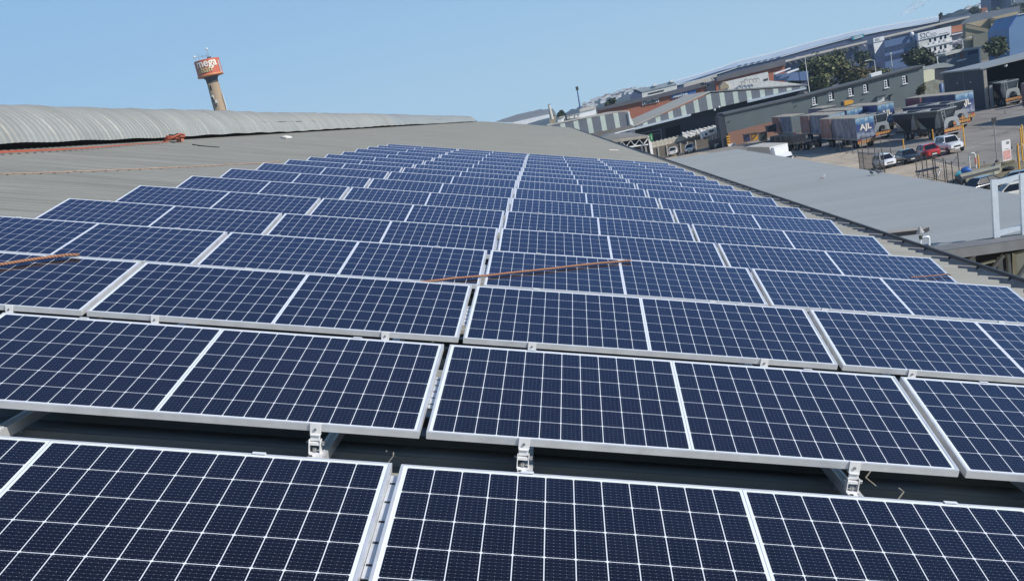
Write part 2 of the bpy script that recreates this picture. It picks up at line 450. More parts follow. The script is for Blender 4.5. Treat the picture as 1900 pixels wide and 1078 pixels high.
# ------------------------------------------------------------------ mesh helpers
class MB:
    def __init__(s): s.v, s.f, s.mi, s.sm = [], [], [], []
    def add(s, vs, fs, mi=0, smooth=False):
        o = len(s.v)
        s.v += [Vector(p) for p in vs]
        for f in fs:
            s.f.append([i + o for i in f]); s.mi.append(mi); s.sm.append(smooth)
        return s
    def box(s, x0, x1, y0, y1, z0, z1, mi=0, xf=None):
        vs = [Vector(p) for p in ((x0, y0, z0), (x1, y0, z0), (x1, y1, z0), (x0, y1, z0), (x0, y0, z1), (x1, y0, z1), (x1, y1, z1), (x0, y1, z1))]
        if xf: vs = [xf @ p for p in vs]
        return s.add(vs, [(3, 2, 1, 0), (4, 5, 6, 7), (0, 1, 5, 4), (1, 2, 6, 5), (2, 3, 7, 6), (3, 0, 4, 7)], mi)
    def poly(s, pts, mi=0): return s.add(pts, [tuple(range(len(pts)))], mi)
    def prism(s, pts, vec, mi=0, side=None):
        n = len(pts); vec = Vector(vec)
        a = [Vector(p) for p in pts]; bb = [p + vec for p in a]
        s.add(a + bb, [tuple(range(n)), tuple(range(2 * n - 1, n - 1, -1))], mi)
        s.add(a + bb, [(i, i + n, (i + 1) % n + n, (i + 1) % n) for i in range(n)], mi if side is None else side)
        return s
    def tube(s, pts, r, n=6, mi=0, cap=True, smooth=True):
        pts = [Vector(p) for p in pts]; o = len(s.v); rings = []
        rr = r if isinstance(r, (list, tuple)) else [r] * len(pts)
        for i, p in enumerate(pts):
            t = (pts[min(i + 1, len(pts) - 1)] - pts[max(i - 1, 0)])
            t = t.normalized() if t.length else Vector((0, 0, 1))
            a = Vector((0, 0, 1)) if abs(t.z) < .9 else Vector((1, 0, 0))
            e1 = t.cross(a).normalized(); e2 = t.cross(e1)
            rings.append([p + (e1 * math.cos(2 * math.pi * k / n) + e2 * math.sin(2 * math.pi * k / n)) * rr[i] for k in range(n)])
        vs = [q for g in rings for q in g]; fs = []
        for i in range(len(pts) - 1):
            for k in range(n):
                fs.append((i * n + k, i * n + (k + 1) % n, (i + 1) * n + (k + 1) % n, (i + 1) * n + k))
        s.add(vs, fs, mi, smooth)
        if cap:
            s.add(rings[0], [tuple(range(n))], mi); s.add(rings[-1], [tuple(range(n))[::-1]], mi)
        return s
    def lathe(s, prof, n=24, mi=0, c=(0, 0, 0), smooth=True):
        vs, fs = [], []
        for r_, z in prof:
            for k in range(n):
                a = 2 * math.pi * k / n
                vs.append((c[0] + r_ * math.cos(a), c[1] + r_ * math.sin(a), c[2] + z))
        for i in range(len(prof) - 1):
            for k in range(n):
                fs.append((i * n + k, i * n + (k + 1) % n, (i + 1) * n + (k + 1) % n, (i + 1) * n + k))
        s.add(vs, fs, mi, smooth)
        for i in (0, len(prof) - 1):
            if prof[i][0] > 1e-4:
                s.add(vs[i * n:(i + 1) * n], [tuple(range(n))], mi)
        return s
    def loft(s, secs, mi=0, cap=True, smooth=False):
        n = len(secs[0]); vs = [p for q in secs for p in q]; fs = []
        for i in range(len(secs) - 1):
            for k in range(n):
                fs.append((i * n + k, i * n + (k + 1) % n, (i + 1) * n + (k + 1) % n, (i + 1) * n + k))
        s.add(vs, fs, mi, smooth)
        if cap:
            s.add(secs[0], [tuple(range(n))], mi); s.add(secs[-1], [tuple(range(n))[::-1]], mi)
        return s
    def build(s, name, mats, parent=None, world=False, bevel=0):
        me = bpy.data.meshes.new(name)
        off = Vector((0, 0, 0)); q_ = parent
        while world and q_ is not None: off = off + q_.location; q_ = q_.parent
        me.from_pydata([tuple(p - off) for p in s.v], [], s.f)
        for m_ in (mats if isinstance(mats, (list, tuple)) else [mats]): me.materials.append(m_)
        me.polygons.foreach_set('material_index', s.mi)
        me.polygons.foreach_set('use_smooth', s.sm)
        me.update()
        o = bpy.data.objects.new(name, me)
        COL.objects.link(o)
        if parent is not None: o.parent = parent
        if bevel:
            bv = o.modifiers.new('bevel', 'BEVEL'); bv.width = bevel; bv.segments = 2; bv.limit_method = 'ANGLE'
        return o

def tag(o, label, cat, group=None, kind=None):
    if label: o['label'] = label
    if cat: o['category'] = cat
    if group: o['group'] = group
    if kind: o['kind'] = kind
    return o
def thing(name, label, cat, loc=(0, 0, 0), rz=0.0, group=None):
    o = bpy.data.objects.new(name, None); COL.objects.link(o)
    o.empty_display_size = .2
    o.location = loc; o.rotation_euler = (0, 0, rz)
    return tag(o, label, cat, group)
def struct(o): o['kind'] = 'structure'; return o
def dup(root):
    r = root.copy(); COL.objects.link(r)
    for ch in list(root.children):
        c = ch.copy(); COL.objects.link(c); c.parent = r
        for g in list(ch.children):
            d = g.copy(); COL.objects.link(d); d.parent = c
    return r
def text_mesh(body, size, extrude=.01, spacing=1.0, bold=0.0):
    cu = bpy.data.curves.new('lettering', 'FONT')
    cu.body = body; cu.size = size; cu.extrude = extrude; cu.align_x = 'CENTER'; cu.align_y = 'CENTER'
    cu.space_character = spacing; cu.offset = bold; cu.resolution_u = 4
    o = bpy.data.objects.new('lettering', cu); COL.objects.link(o)
    dg = bpy.context.evaluated_depsgraph_get()
    me = bpy.data.meshes.new_from_object(o.evaluated_get(dg))
    vs = [v.co.copy() for v in me.vertices]; fs = [tuple(p.vertices) for p in me.polygons]
    bpy.data.objects.remove(o); bpy.data.curves.remove(cu); bpy.data.meshes.remove(me)
    return vs, fs
def text_obj(body, size, center, xdir, ydir, material, parent=None, name='lettering', world=False, width=None, bold=0.0, extrude=.01, spacing=1.0):
    """flat raised letters; xdir reads left to right, ydir is up"""
    vs, fs = text_mesh(body, size, extrude, spacing, bold)
    xs = [v.x for v in vs]; k = 1.0
    if width: k = width / (max(xs) - min(xs))
    x, y = Vector(xdir).normalized(), Vector(ydir).normalized(); z = x.cross(y)
    mb = MB(); mb.add([Vector(center) + x * v.x * k + y * v.y + z * v.z for v in vs], fs)
    return mb.build(name, material, parent, world)
def U(px, py, z=-.22):                   # roof-frame point seen at a pixel, on a plane of the roof frame
    inv = RT.inverted(); d = inv.to_3x3() @ ray(px, py); c = inv @ CAM
    return c + d * ((z - c.z) / d.z)

# ------------------------------------------------------------------ ground
g = MB(); g.add([(-6000, -300, GZ - .05), (6000, -300, GZ - .05), (6000, 9000, GZ - .05), (-6000, 9000, GZ - .05)], [(0, 1, 2, 3)])
struct(g.build('ground', M['plain']))
g = MB(); g.add([(-20, -20, GZ - .02), (130, -20, GZ - .02), (130, 330, GZ - .02), (-20, 330, GZ - .02)], [(0, 1, 2, 3)])
struct(g.build('yard', M['tarmac']))
g = MB()
pts = [G(1480, 300), G(1515, 291), G(1560, 286), G(1640, 286), G(1700, 302), G(1790, 283), G(1800, 300), G(1795, 345), G(1700, 345), G(1560, 330)]
pts = [(14, 90), (37, 90), (40.2, 118), (41.5, 134), (46.5, 140), (41.2, 146), (40.8, 170), (36, 190), (30, 262), (14, 262)]
g.add([(x, y, GZ + .004) for x, y in pts], [tuple(range(len(pts)))])
struct(g.build('concrete_apron', M['sand']))

# ------------------------------------------------------------------ the warehouse we stand on
RZ = -.22
wh = thing('warehouse', 'long warehouse with grey corrugated roof carrying the solar panels', 'building', (0, 0, 0))
EAVE, RIDGE, Y0, Y1 = 5.52, -11.9, -7.0, 231.0
def roof_profile():
    p = []; pitch = .343; y = Y0
    while y < Y1:
        p += [(y, 0), (y + .245, 0), (y + .262, .042), (y + .318, .042), (y + .343, 0)][:4]
        y += pitch
    p.append((Y1, 0))
    return p
prof = roof_profile()
mb = MB(); vs, fs = [], []
for xx in (RIDGE + .9, EAVE):
    for y, h in prof: vs.append(RT @ Vector((xx, y, RZ + h)))
n = len(prof)
fs = [(i, i + n, i + 1 + n, i + 1) for i in range(n - 1)]
mb.add(vs, fs, 0)
# the sheet lip and the far slope beyond the ridge
rid = RT @ Vector((RIDGE, 0, RZ + .1))
mb.add([(rid.x, Y0, rid.z), (rid.x, Y1, rid.z), (rid.x - 17, Y1, rid.z - 4.9), (rid.x - 17, Y0, rid.z - 4.9)], [(0, 1, 2, 3)])
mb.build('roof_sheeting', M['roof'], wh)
# black sheet painting the shade below the ridge vent
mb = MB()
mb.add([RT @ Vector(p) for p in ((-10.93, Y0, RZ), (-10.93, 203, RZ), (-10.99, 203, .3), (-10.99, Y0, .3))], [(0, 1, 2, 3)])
mb.build('vent_shade', M['black'], wh)
# barrel ridge vent with corrugations running round the curve
mb = MB(); arc = [(-.10 * 1.1, 0)]
steps = 13; ys = []; y = Y0; k = 0
while y < 202:
    ys.append((y, k)); y += .052; k += 1
    if y > 90: y += .104
prof2 = []
for j in range(steps):
    t = .32 + (math.pi * .80 - .32) * j / (steps - 1)
    prof2.append((-11.88 + 1.25 * math.cos(t), -.075 + .70 * (math.sin(t) - math.sin(.32)) / (1 - math.sin(.32)), math.cos(t), math.sin(t)))
vs = []
rs_ = random.Random(8); seams = set(); q_ = 0
while q_ < 600:
    q_ += rs_.choice((3, 4, 5, 7, 8)); seams.add(q_)
RIB = [0, 1, 1, .15, .15, .05]
for y, k in ys:
    q = RIB[k % 6] * .026 + (.008 if (k // 6) in seams and k % 6 in (1, 2) else 0)
    w = .012 * math.sin(y * 1.7) + .012 * math.sin(y * .31 + 1) + .022 * math.sin(y * .083)
    for (x, z, nx, nz) in prof2:
        vs.append(RT @ Vector((x + q * nx + w * .5, y, z + q * nz + w)))
n = steps; fs = []
for i in range(len(ys) - 1):
    for j in range(n - 1): fs.append((i * n + j, i * n + j + 1, (i + 1) * n + j + 1, (i + 1) * n + j))
mb.add(vs, fs, 0, False)
mb.build('ridge_vent', M['vent'], wh)
# eave gutter
mb = MB()
gp = [(5.46, -.30), (5.50, -.335), (5.72, -.335), (5.83, -.175)]
vs = [RT @ Vector((x, y, z)) for y in (Y0, Y1 - 18) for x, z in gp]
mb.add(vs, [(0, 1, 5, 4), (1, 2, 6, 5), (2, 3, 7, 6)])
vs2 = [RT @ Vector((x + .012, y, z - .012)) for y in (Y0, Y1 - 18) for x, z in gp]
mb.add(vs2, [(0, 1, 5, 4), (1, 2, 6, 5), (2, 3, 7, 6)])
y = Y0
while y < 60:
    mb.box(5.46, 5.82, y, y + .03, -.19, -.182, 0, RT); mb.box(5.80, 5.835, y, y + .035, -.30, -.18, 1, RT); y += 1.05
gut = mb.build('gutter', [M['gutter'], M['rim']], wh)
mb = MB(); mb.box(5.815, 5.86, Y0, Y1 - 18, -.185, -.150, 0, RT)
mb.build('gutter_rim', M['rim'], gut)
mb = MB()
e_ = RT @ Vector((5.44, 0, -.3))
mb.box(e_.x - .3, e_.x, Y0, Y1, GZ, e_.z, 0)
mb.build('side_wall', M['cream'], wh)
mb = MB()
a_ = RT @ Vector((RIDGE, 0, RZ - .1))
mb.prism([(e_.x - .35, Y1 - .4, GZ), (e_.x - .35, Y1 - .4, e_.z), (a_.x, Y1 - .4, a_.z), (a_.x - 17, Y1 - .4, a_.z - 5), (a_.x - 17, Y1 - .4, GZ)], (0, .3, 0))
mb.build('gable_wall', M['cream'], wh)

# ------------------------------------------------------------------ solar panels
GAP, TILT = .0278, .14804
PY = [-0.4214, 1.6277, 3.6937, 5.8784, 7.9359, 10.0608, 12.1881, 14.2561, 16.4084, 18.517, 20.6289, 22.6841, 24.847, 26.9887, 29.0481, 31.0702, 33.2094]
PZ = [.0023, -.0093, -.0055, -.0018, -.0115, -.0036, .0074, .0185, .024, .0121, -.0029, -.0069, -.0097, 0, .0023, -.0047, -.0108]
PX = [-.0078, -.0207, -.0088, -.0005, .0208, .0034, .0153, .0128, .0105, .007, .0033, .0034, .0057, -.0071, -.0126, -.0171, -.0076]
PA = [.0004, -.0083, -.0098, -.0018, .0029, -.0071, -.0013, -.0007, -.0036, .0015, .0042, .0047, .003, -.0004, -.0017, .0004, .0021]
PT = [.0002, .0058, .0014, -.0087, -.0011, -.0004, .0007, .0019, .0024, .0012, -.0003, -.0006, -.001, -.0001, .0002, -.0004, -.0011]
ORD = ['first', 'second', 'third', 'fourth', 'fifth', 'sixth', 'seventh', 'eighth', 'ninth', 'tenth', 'eleventh', 'twelfth', 'thirteenth', 'fourteenth', 'fifteenth', 'sixteenth', 'seventeenth']
RAILU = (.185, .805)

def make_panel():
    root = bpy.data.objects.new('solar_panel', None); COL.objects.link(root); root.empty_display_size = .2
    lip, d = .0105, .031
    mb = MB()
    mb.box(0, PL, 0, lip, -d, 0); mb.box(0, PL, PW - lip, PW, -d, 0)
    mb.box(0, lip, lip, PW - lip, -d, 0); mb.box(PL - lip, PL, lip, PW - lip, -d, 0)
    # inner bottom flange and the little groove along each long side
    mb.box(lip, lip + .02, lip, PW - lip, -d, -d + .002); mb.box(PL - lip - .02, PL - lip, lip, PW - lip, -d, -d + .002)
    mb.build('frame', M['alu'], root, bevel=.0012)
    mb = MB(); mb.box(lip, PL - lip, lip, PW - lip, -.0065, -.0018)
    mb.mi[0] = 1
    mb.build('glass', [M['cells'], M['backsheet']], root)
    for uu in RAILU:
        cx = uu * PL
        xf = Matrix.Translation((cx, 0, 0)) @ Matrix.Rotation(-TILT, 4, 'X')
        mb = MB()
        mb.box(-.022, .022, -.0065, -.0015, -.040, .004, 0, xf)          # clip in front of the frame
        mb.box(-.022, .022, -.0015, .010, .0012, .004, 0, xf)
        mb.box(-.020, .020, -.016, .030, -.0445, -.040, 0, xf)
        mb.box(-.019, .019, -.010, .0, -.066, -.0445, 0, xf)
        mb.box(-.024, -.020, -.024, .012, -.112, -.060, 0, xf)           # hinge cheeks
        mb.box(.020, .024, -.024, .012, -.112, -.060, 0, xf)
        mb.box(-.020, .020, -.022, .010, -.082, -.070, 0, xf)
        mb.box(-.024, .024, -.026, .014, -.118, -.112, 0, xf)
        mb.box(-.020, .020, -.090, .040, -.126, -.118, 0, xf)            # foot on the rail
        mb.box(-.016, -.002, -.060, -.050, -.118, -.113, 1, xf)
        br = mb.build('front_bracket', [M['alu_bright'], M['ink']], root, bevel=.001)
        mb = MB()
        mb.tube([xf @ Vector((-.034, -.006, -.074)), xf @ Vector((.036, -.006, -.074))], .0045, 6)
        mb.tube([xf @ Vector((.028, -.006, -.074)), xf @ Vector((.037, -.006, -.074))], .009, 6)
        mb.tube([xf @ Vector((0, -.012, -.020)), xf @ Vector((0, -.0065, -.020))], .006, 6)
        mb.tube([xf @ Vector((0, -.012, -.108)), xf @ Vector((0, -.012, -.094))], .009, 8)
        mb.build('bolt', M['bolt'], br)
        mb = MB()
        xb = Matrix.Translation((cx, PW, 0)) @ Matrix.Rotation(-TILT, 4, 'X')
        mb.box(-.020, .020, -.012, .004, .0012, .004, 0, xb)
        mb.box(-.020, .020, .0012, .0045, -.045, .0012, 0, xb)
        mb.box(-.019, .019, .0, .0045, -.275, -.045, 0, xb)
        mb.box(-.022, .022, -.03, .04, -.282, -.275, 0, xb)
        mb.build('rear_leg', M['alu_bright'], root)
    return root

def joint_plate(root, v0, v1):
    mb = MB()
    mb.box(-GAP + .002, -.002, v0, v1, -.026, -.023, 0)
    for k in range(5):
        yy = v0 + (v1 - v0) * (k + .5) / 5
        mb.box(-GAP + .005, -.006, yy, yy + .012, -.0232, -.0225, 1)
    return mb.build('joint_plate', [M['alu'], M['ink']], root)

proto = make_panel()
first = True
COLW = {-2: 'at the left end', -1: 'just left of the centre seam', 0: 'just right of the centre seam', 1: 'at the gutter end'}
for k in range(17):
    for c in (-2, -1, 0, 1):
        if k in (0, 1) and c == -2: continue
        rt = proto if first else dup(proto)
        first = False
        X = c * (PL + GAP) + GAP / 2
        mw = RT @ Matrix.Translation((X + PX[k], PY[k] + PA[k] * X, PZ[k])) @ Matrix.Rotation(PA[k], 4, 'Z') @ Matrix.Rotation(TILT + PT[k], 4, 'X')
        # hand-set panels are never perfectly even
        rr = random.Random(k * 7 + c)
        mw = mw @ Matrix.Rotation((rr.random() - .5) * .002, 4, 'Y')
        rt.matrix_world = mw
        note = ''
        if k == 3 and c == 0: note = ', crossed by rope'
        if k == 2 and c == -2: note = ' with a rope on it'
        tag(rt, f"blue solar panel in the {ORD[k]} row, {COLW[c]}{note}", 'solar panel', 'solar panels in rows on the grey roof')
        if c == 0: joint_plate(rt, .30, .66) if k else joint_plate(rt, .38, 1.0)
# rails
for c, uu, w in ((-1, 0, 'under the left half of the panels left of the seam'), (-1, 1, 'under the right half of the panels left of the seam'), (0, 0, 'under the left half of the panels right of the seam'), (0, 1, 'under the right half of the panels right of the seam'), (1, 0, 'under the left half of the rightmost panels')):
    x = c * (PL + GAP) + GAP / 2 + RAILU[uu] * PL
    t = bpy.data.objects.new('mounting_rail', None); COL.objects.link(t); t.empty_display_size = .2
    t.matrix_world = RT @ Matrix.Translation((x, 0, 0))
    tag(t, 'slotted aluminium rail running ' + w, 'rail', 'mounting rails under the panels')
    mb = MB()
    mb.box(-.021, .021, -2.5, 34.6, -.134, -.130); mb.box(-.021, -.017, -2.5, 34.6, -.176, -.134); mb.box(.017, .021, -2.5, 34.6, -.176, -.134)
    mb.box(-.007, -.003, -2.5, 34.6, -.130, -.127); mb.box(.003, .007, -2.5, 34.6, -.130, -.127)
    mb.build('channel', M['alu'], t)
    y = -2.3
    while y < 34:
        mb = MB(); mb.box(-.03, .03, y, y + .05, -.186, -.176); mb.build('foot_clamp', M['steel_grey'], t); y += 1.372

# ropes on the panels and the roof
def rope(name, label, pts, r, m, cat='rope', group=None):
    mb = MB(); mb.tube(pts, r, 7)
    return tag(mb.build(name, m), label, cat, group)
def panel_pt(k, px, py, up=.013):
    o = RT @ Vector((PX[k], PY[k], PZ[k])); nrm = (RT.to_3x3() @ Matrix.Rotation(TILT + PT[k], 3, 'X')) @ Vector((0, 0, 1))
    o = o + nrm * up; d = ray(px, py)
    return CAM + d * ((o - CAM).dot(nrm) / d.dot(nrm))
def wob(pts, n, amp, seed):
    rr = random.Random(seed); out = []
    for i in range(len(pts) - 1):
        for j in range(n):
            out.append((pts[i][0] + (pts[i + 1][0] - pts[i][0]) * j / n, pts[i][1] + (pts[i + 1][1] - pts[i][1]) * j / n + (rr.random() - .5) * amp))
    out.append(pts[-1]); return out
rp = [panel_pt(3, x, y) for x, y in wob([(780, 523.5), (840, 516.5), (900, 511.5), (960, 505), (1030, 497.5), (1100, 489.5), (1150, 485), (1170, 484.2)], 3, .5, 1)]
rope('rope', 'orange twisted rope lying across the fourth row over the centre seam', rp, .0085, M['rope'])
rp = [panel_pt(2, x, y) for x, y in wob([(-60, 500), (0, 491), (50, 483), (100, 476), (130, 473), (147, 472.8)], 3, .4, 2)]
rope('rope', 'orange twisted rope end lying on the third row at the left edge', rp, .010, M['rope'])
rp = [panel_pt(4, x, y) for x, y in wob([(1690, 514.5), (1715, 513), (1740, 511), (1758, 508.5), (1764, 511)], 3, .3, 3)]
rope('rope', 'thin orange rope tail on the fifth row beside the gutter', rp, .0055, M['rope'])
def roof_pts(lst, up): return [RT @ (U(x, y, RZ + up)) for x, y in lst]
rp = roof_pts([(-80, 324.5), (0, 323), (75, 321), (150, 318), (225, 315), (300, 312), (350, 309.5), (400, 307), (478, 303), (520, 300)], .05)
rope('rope', 'faded orange rope stretched over the bare roof ribs on the left', rp, .009, M['rope_pale'])
sp = roof_pts([(-60, 287.5), (0, 285), (60, 282), (120, 279), (180, 275), (240, 269.5), (312, 264.5)], .06)
mb = MB()
for i in range(len(sp) - 1):
    a_, b_ = sp[i], sp[i + 1]; up = Vector((0, 0, .05 - .006 * i)); off = Vector((.03, 0, 0))
    mb.add([a_, b_, b_ + up, a_ + up, a_ + off, b_ + off, b_ + up + off, a_ + up + off], [(0, 1, 2, 3), (7, 6, 5, 4), (3, 2, 6, 7), (0, 4, 5, 1)])
tag(mb.build('webbing_strap', M['orange']), 'orange red webbing strap lying along the foot of the ridge vent', 'strap')
# harness bundle
hb = U(328, 264, RZ + .05); hw = RT @ hb
t = thing('safety_harness', 'heap of orange and black safety harness by the ridge vent', 'harness', hw)
rr = random.Random(11)
def loop(rad, mtl, nm, cx, cy, zz, r_=.022, n=26):
    pts = []
    for i in range(n):
        a = i / n * math.pi * 4.4
        pts.append((cx + rad * math.cos(a) * (.7 + .5 * rr.random()), cy + rad * 1.3 * math.sin(a) * (.7 + .5 * rr.random()), zz + .10 * abs(math.sin(a * 1.3)) + .05 * rr.random()))
    mb = MB(); mb.tube(pts, r_, 5); return mb.build(nm, mtl, t)
loop(.20, M['orange'], 'webbing', 0, -.35, .04, .03); loop(.20, M['orange'], 'webbing', .02, .12, .05, .026)
loop(.17, M['tyre'], 'webbing', -.05, .05, .08, .032)
mb = MB(); mb.box(-.12, .02, .42, .62, 0, .17); mb.box(.02, .06, .5, .56, .02, .12)
mb.build('buckle_pack', mat('pink_pack', (.55, .25, .18), .7), t)
for i in range(3):
    mb = MB(); mb.box(-.03, .03, -.12 + i * .13, -.06 + i * .13, .1, .2, 0, Matrix.Rotation(.5 * i, 4, 'Z')); mb.build('buckle', M['chrome'], t)
rp = roof_pts([(357, 268.6), (372, 271), (390, 272.6), (407, 273.8)], .05)
rope('lanyard', 'short black lanyard lying on the roof beside the harness heap', rp, .014, M['tyre'], 'lanyard')
rp = roof_pts([(1130, 278.5), (1138, 279), (1147, 279.3)], .05)
mb = MB(); mb.tube(rp, .03, 5); tag(mb.build('roof_offcut', M['beige']), 'pale strip of offcut lying on the far roof near the gutter', 'offcut')
rp = roof_pts([(521, 254.5), (530, 256), (540, 255.6)], .08)
mb = MB(); mb.tube(rp, [.03, .09, .05], 6); tag(mb.build('rubble_bag', M['offwhite']), 'small pale bag lying at the foot of the ridge vent', 'bag')

# ------------------------------------------------------------------ lower blue grey roof beside the warehouse
LY0, LY1, LX1 = 27.5, 97.0, 15.55
def lz(x): return -4.0 - .0721 * (x - 5.6)
a = P(1743, 470, LY0); b_ = P(1894, 449, LY0); sl_ = (b_.z - a.z) / (b_.x - a.x)
def lz(x): return a.z + sl_ * (x - a.x)
low = thing('annex_building', 'lower annex with a plain blue grey roof beside the warehouse', 'building', (5.6, LY0, GZ))
mb = MB(); vs, fs = [], []; n = 0; y = LY0
pr = []
while y < LY1: pr += [(y, 0), (y + .20, 0), (y + .225, .011), (y + .285, .011)]; y += .31
pr.append((LY1, 0))
for xx in (5.75, LX1):
    for y, h in pr: vs.append((xx, y, lz(xx) + h))
n = len(pr); fs = [(i, i + n, i + n + 1, i + 1) for i in range(n - 1)]
mb.add(vs, fs); mb.build('roof_sheeting', M['roof2'], low, True)
mb = MB(); mb.prism([(5.75, LY0 - .12, lz(5.75) + .07), (LX1 + .1, LY0 - .12, lz(LX1 + .1) + .07), (LX1 + .1, LY0 - .12, lz(LX1 + .1) - .17), (5.75, LY0 - .12, lz(5.75) - .17)], (0, .1, 0))
vv = [(5.75, LY0 - .12, lz(5.75) + .074), (LX1 + .1, LY0 - .12, lz(LX1) + .074), (LX1 + .1, LY0 + .9, lz(LX1) + .074), (5.75, LY0 + .9, lz(5.75) + .074)]
mb.add(vv, [(0, 1, 2, 3)])
mb.build('barge_flashing', mat('flashing_grey', (.17, .175, .18), .7), low, True)
mb = MB(); mb.box(5.8, LX1 - .3, LY1 - .6, LY1 - .3, GZ, lz(LX1) - .15); mb.box(LX1 - .5, LX1 - .3, LY0 + 9, LY1 - .62, GZ, lz(LX1) - .15)
mb.build('wall', M['cream'], low, True)
# open end: cream wall set back, columns, braces and dark bays
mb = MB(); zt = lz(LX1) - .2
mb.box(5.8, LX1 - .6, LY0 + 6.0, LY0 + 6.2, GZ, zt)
mb.build('back_wall', M['black'], low, True)  # painted black for the shade deep inside the open bays
for (p0, p1) in (((1768, 1), (1, 1)),): pass
def beam(q0, q1, Y, w, m_, nm, par, dy=.15):
    a0, a1 = P(*q0, Y), P(*q1, Y); d = (a1 - a0); nrm = Vector((-d.z, 0, d.x)).normalized() * w / 2
    mb = MB(); mb.prism([a0 - nrm, a1 - nrm, a1 + nrm, a0 + nrm], (0, dy, 0)); return mb.build(nm, m_, par, True)
M['col_grey'] = mat('grey_column', (.26, .26, .26), .6)
for q0, q1, w in (((1808, 480), (1813, 560), .06), ((1857, 478), (1864, 580), .09), ((1872, 472), (1880, 580), .07)): beam(q0, q1, LY0 + 1.2, w, M['col_grey'], 'column', low)
for q0, q1, w in (((1787, 500), (1810, 474), .06), ((1830, 516), (1864, 474), .065), ((1880, 530), (1915, 480), .065)): beam(q0, q1, LY0 + .6, w, M['col_grey'], 'brace', low)
for q0, q1, w in (((1760, 481), (1776, 477), .12), ((1768, 492), (1790, 487), .16), ((1800, 496), (1848, 484), .05)): beam(q0, q1, LY0 + 2.2, w, M['cream'], 'cream_beam', low)
mb = MB(); mb.prism([P(1886, 472, LY0 + 1.8), P(1935, 460, LY0 + 1.8), P(1945, 640, LY0 + 1.8), P(1892, 640, LY0 + 1.8)], (0, .3, 0)); mb.build('cream_wall', M['cream'], low, True)

# vent pipe, galvanised frame, plank, pigeons on the lower roof
t = thing('vent_pipe', 'galvanised vent pipe with a pointed cowl standing on the annex roof edge', 'vent pipe', P(1709, 459, LY0 + .2))
v0 = P(1708, 459.5, LY0 + .2); v1 = P(1708, 434, LY0 + .2)
mb = MB(); mb.tube([v0, v1], .035, 8); mb.build('pipe', M['galv'], t, True)
c0 = P(1707.5, 432.5, LY0 + .2); c1 = P(1708.5, 420.5, LY0 + .2)
mb = MB(); mb.lathe([(.105, 0), (.09, .03), (.045, (c1 - c0).length * .7), (.012, (c1 - c0).length)], 10, 0, c0, False); mb.build('cowl', M['steel_grey'], t, True)
pa, pb, pc, pd = P(1711, 441, LY0 + .2), P(1716, 440, LY0 + .2), P(1722.5, 439.5, LY0 + .2), P(1724.5, 459, LY0 + .2)
mb = MB(); mb.tube([pa, pb, pc, P(1723.7, 442, LY0 + .2), pd], .03, 8); mb.build('side_pipe', M['galv'], t, True)
for p in (v0, pd):
    mb = MB(); mb.lathe([(.13, -.08), (.11, -.02), (.05, .05)], 8, 0, p, False); mb.build('pipe_boot', M['steel_dark'], t, True)
mb = MB(); mb.lathe([(.05, 0), (.05, .1)], 6, 0, P(1709, 444, LY0 + .2)); mb.build('pipe_collar', M['steel_dark'], t, True)
pl0, pl1 = P(1612, 435, 30), P(1724, 422, 31)
t = MB()
zz = Vector((0, 0, 0))
def onlow(px, py, up=.05):
    d = ray(px, py); k = (a.z + up + sl_ * (CAM.x - a.x) - CAM.z) / (d.z - sl_ * d.x); return CAM + d * k
q = [onlow(1618, 432.5, .12), onlow(1706, 421, .12), onlow(1724, 421.5, .12), onlow(1712, 426, .12), onlow(1622, 436, .12)]
mb = MB(); mb.prism(q, (0, 0, -.12), 0, 1); tag(mb.build('loose_plank', [mat('grey_board', (.30, .28, .25), .8), M['ink']]), 'long weathered board lying across the annex roof behind the vent pipe', 'plank')
fr = thing('steel_frame', 'pale galvanised rectangular frame standing at the annex roof end', 'frame', P(1848, 441, LY0 + .62))
YF = LY0 + .62
def bar(q0, q1, w, nm, Ya, Yb):
    a0, a1 = P(*q0, Ya), P(*q1, Yb); d = a1 - a0; nrm = Vector((-d.z, 0, d.x)).normalized() * w / 2
    mb = MB(); dy = Vector((0, .12, 0)); v = [a0 - nrm, a1 - nrm, a1 + nrm, a0 + nrm]
    mb.prism(v, dy); return mb.build(nm, M['galv'], fr, True, bevel=.008)
bar((1845.2, 334), (1850.7, 441.5), .145, 'post', YF, YF); bar((1898.5, 322), (1902.6, 436.5), .145, 'post', YF, YF)
bar((1850, 340), (1896, 327), .12, 'cross_bar', YF + .02, YF + .02); bar((1855, 433), (1897, 422.5), .12, 'cross_bar', YF + .02, YF + .02)

def pigeon(px, py, rz, label, wm):
    p = onlow(px, py, .03); t = thing('pigeon', label, 'pigeon', p, rz, 'pigeons on the annex roof'); t.scale = (.8, .8, .8)
    mb = MB(); mb.tube([(-.20, 0, .10), (-.10, 0, .12), (0, 0, .14), (.09, 0, .17), (.13, 0, .23), (.17, 0, .27), (.21, 0, .265)], [.02, .05, .085, .075, .045, .042, .012], 8)
    mb.build('body', wm, t)
    mb = MB(); mb.tube([(.21, 0, .265), (.245, 0, .255)], [.012, .003], 5); mb.build('beak', M['ink'], t)
    for s in (-1, 1):
        mb = MB(); mb.tube([(.01, .03 * s, .08), (.02, .03 * s, 0)], .007, 5); mb.build('leg', M['sign_red'], t)
pigeon(1527, 333.5, .3, 'white winged pigeon alone in the middle of the annex roof', M['pigeon_white'])
pigeon(1618, 325, 1.8, 'grey pigeon at the annex roof edge, left of the pair', M['pigeon'])
pigeon(1631, 323.5, 2.6, 'dark pigeon at the annex roof edge, right of the pair', M['pigeon'])

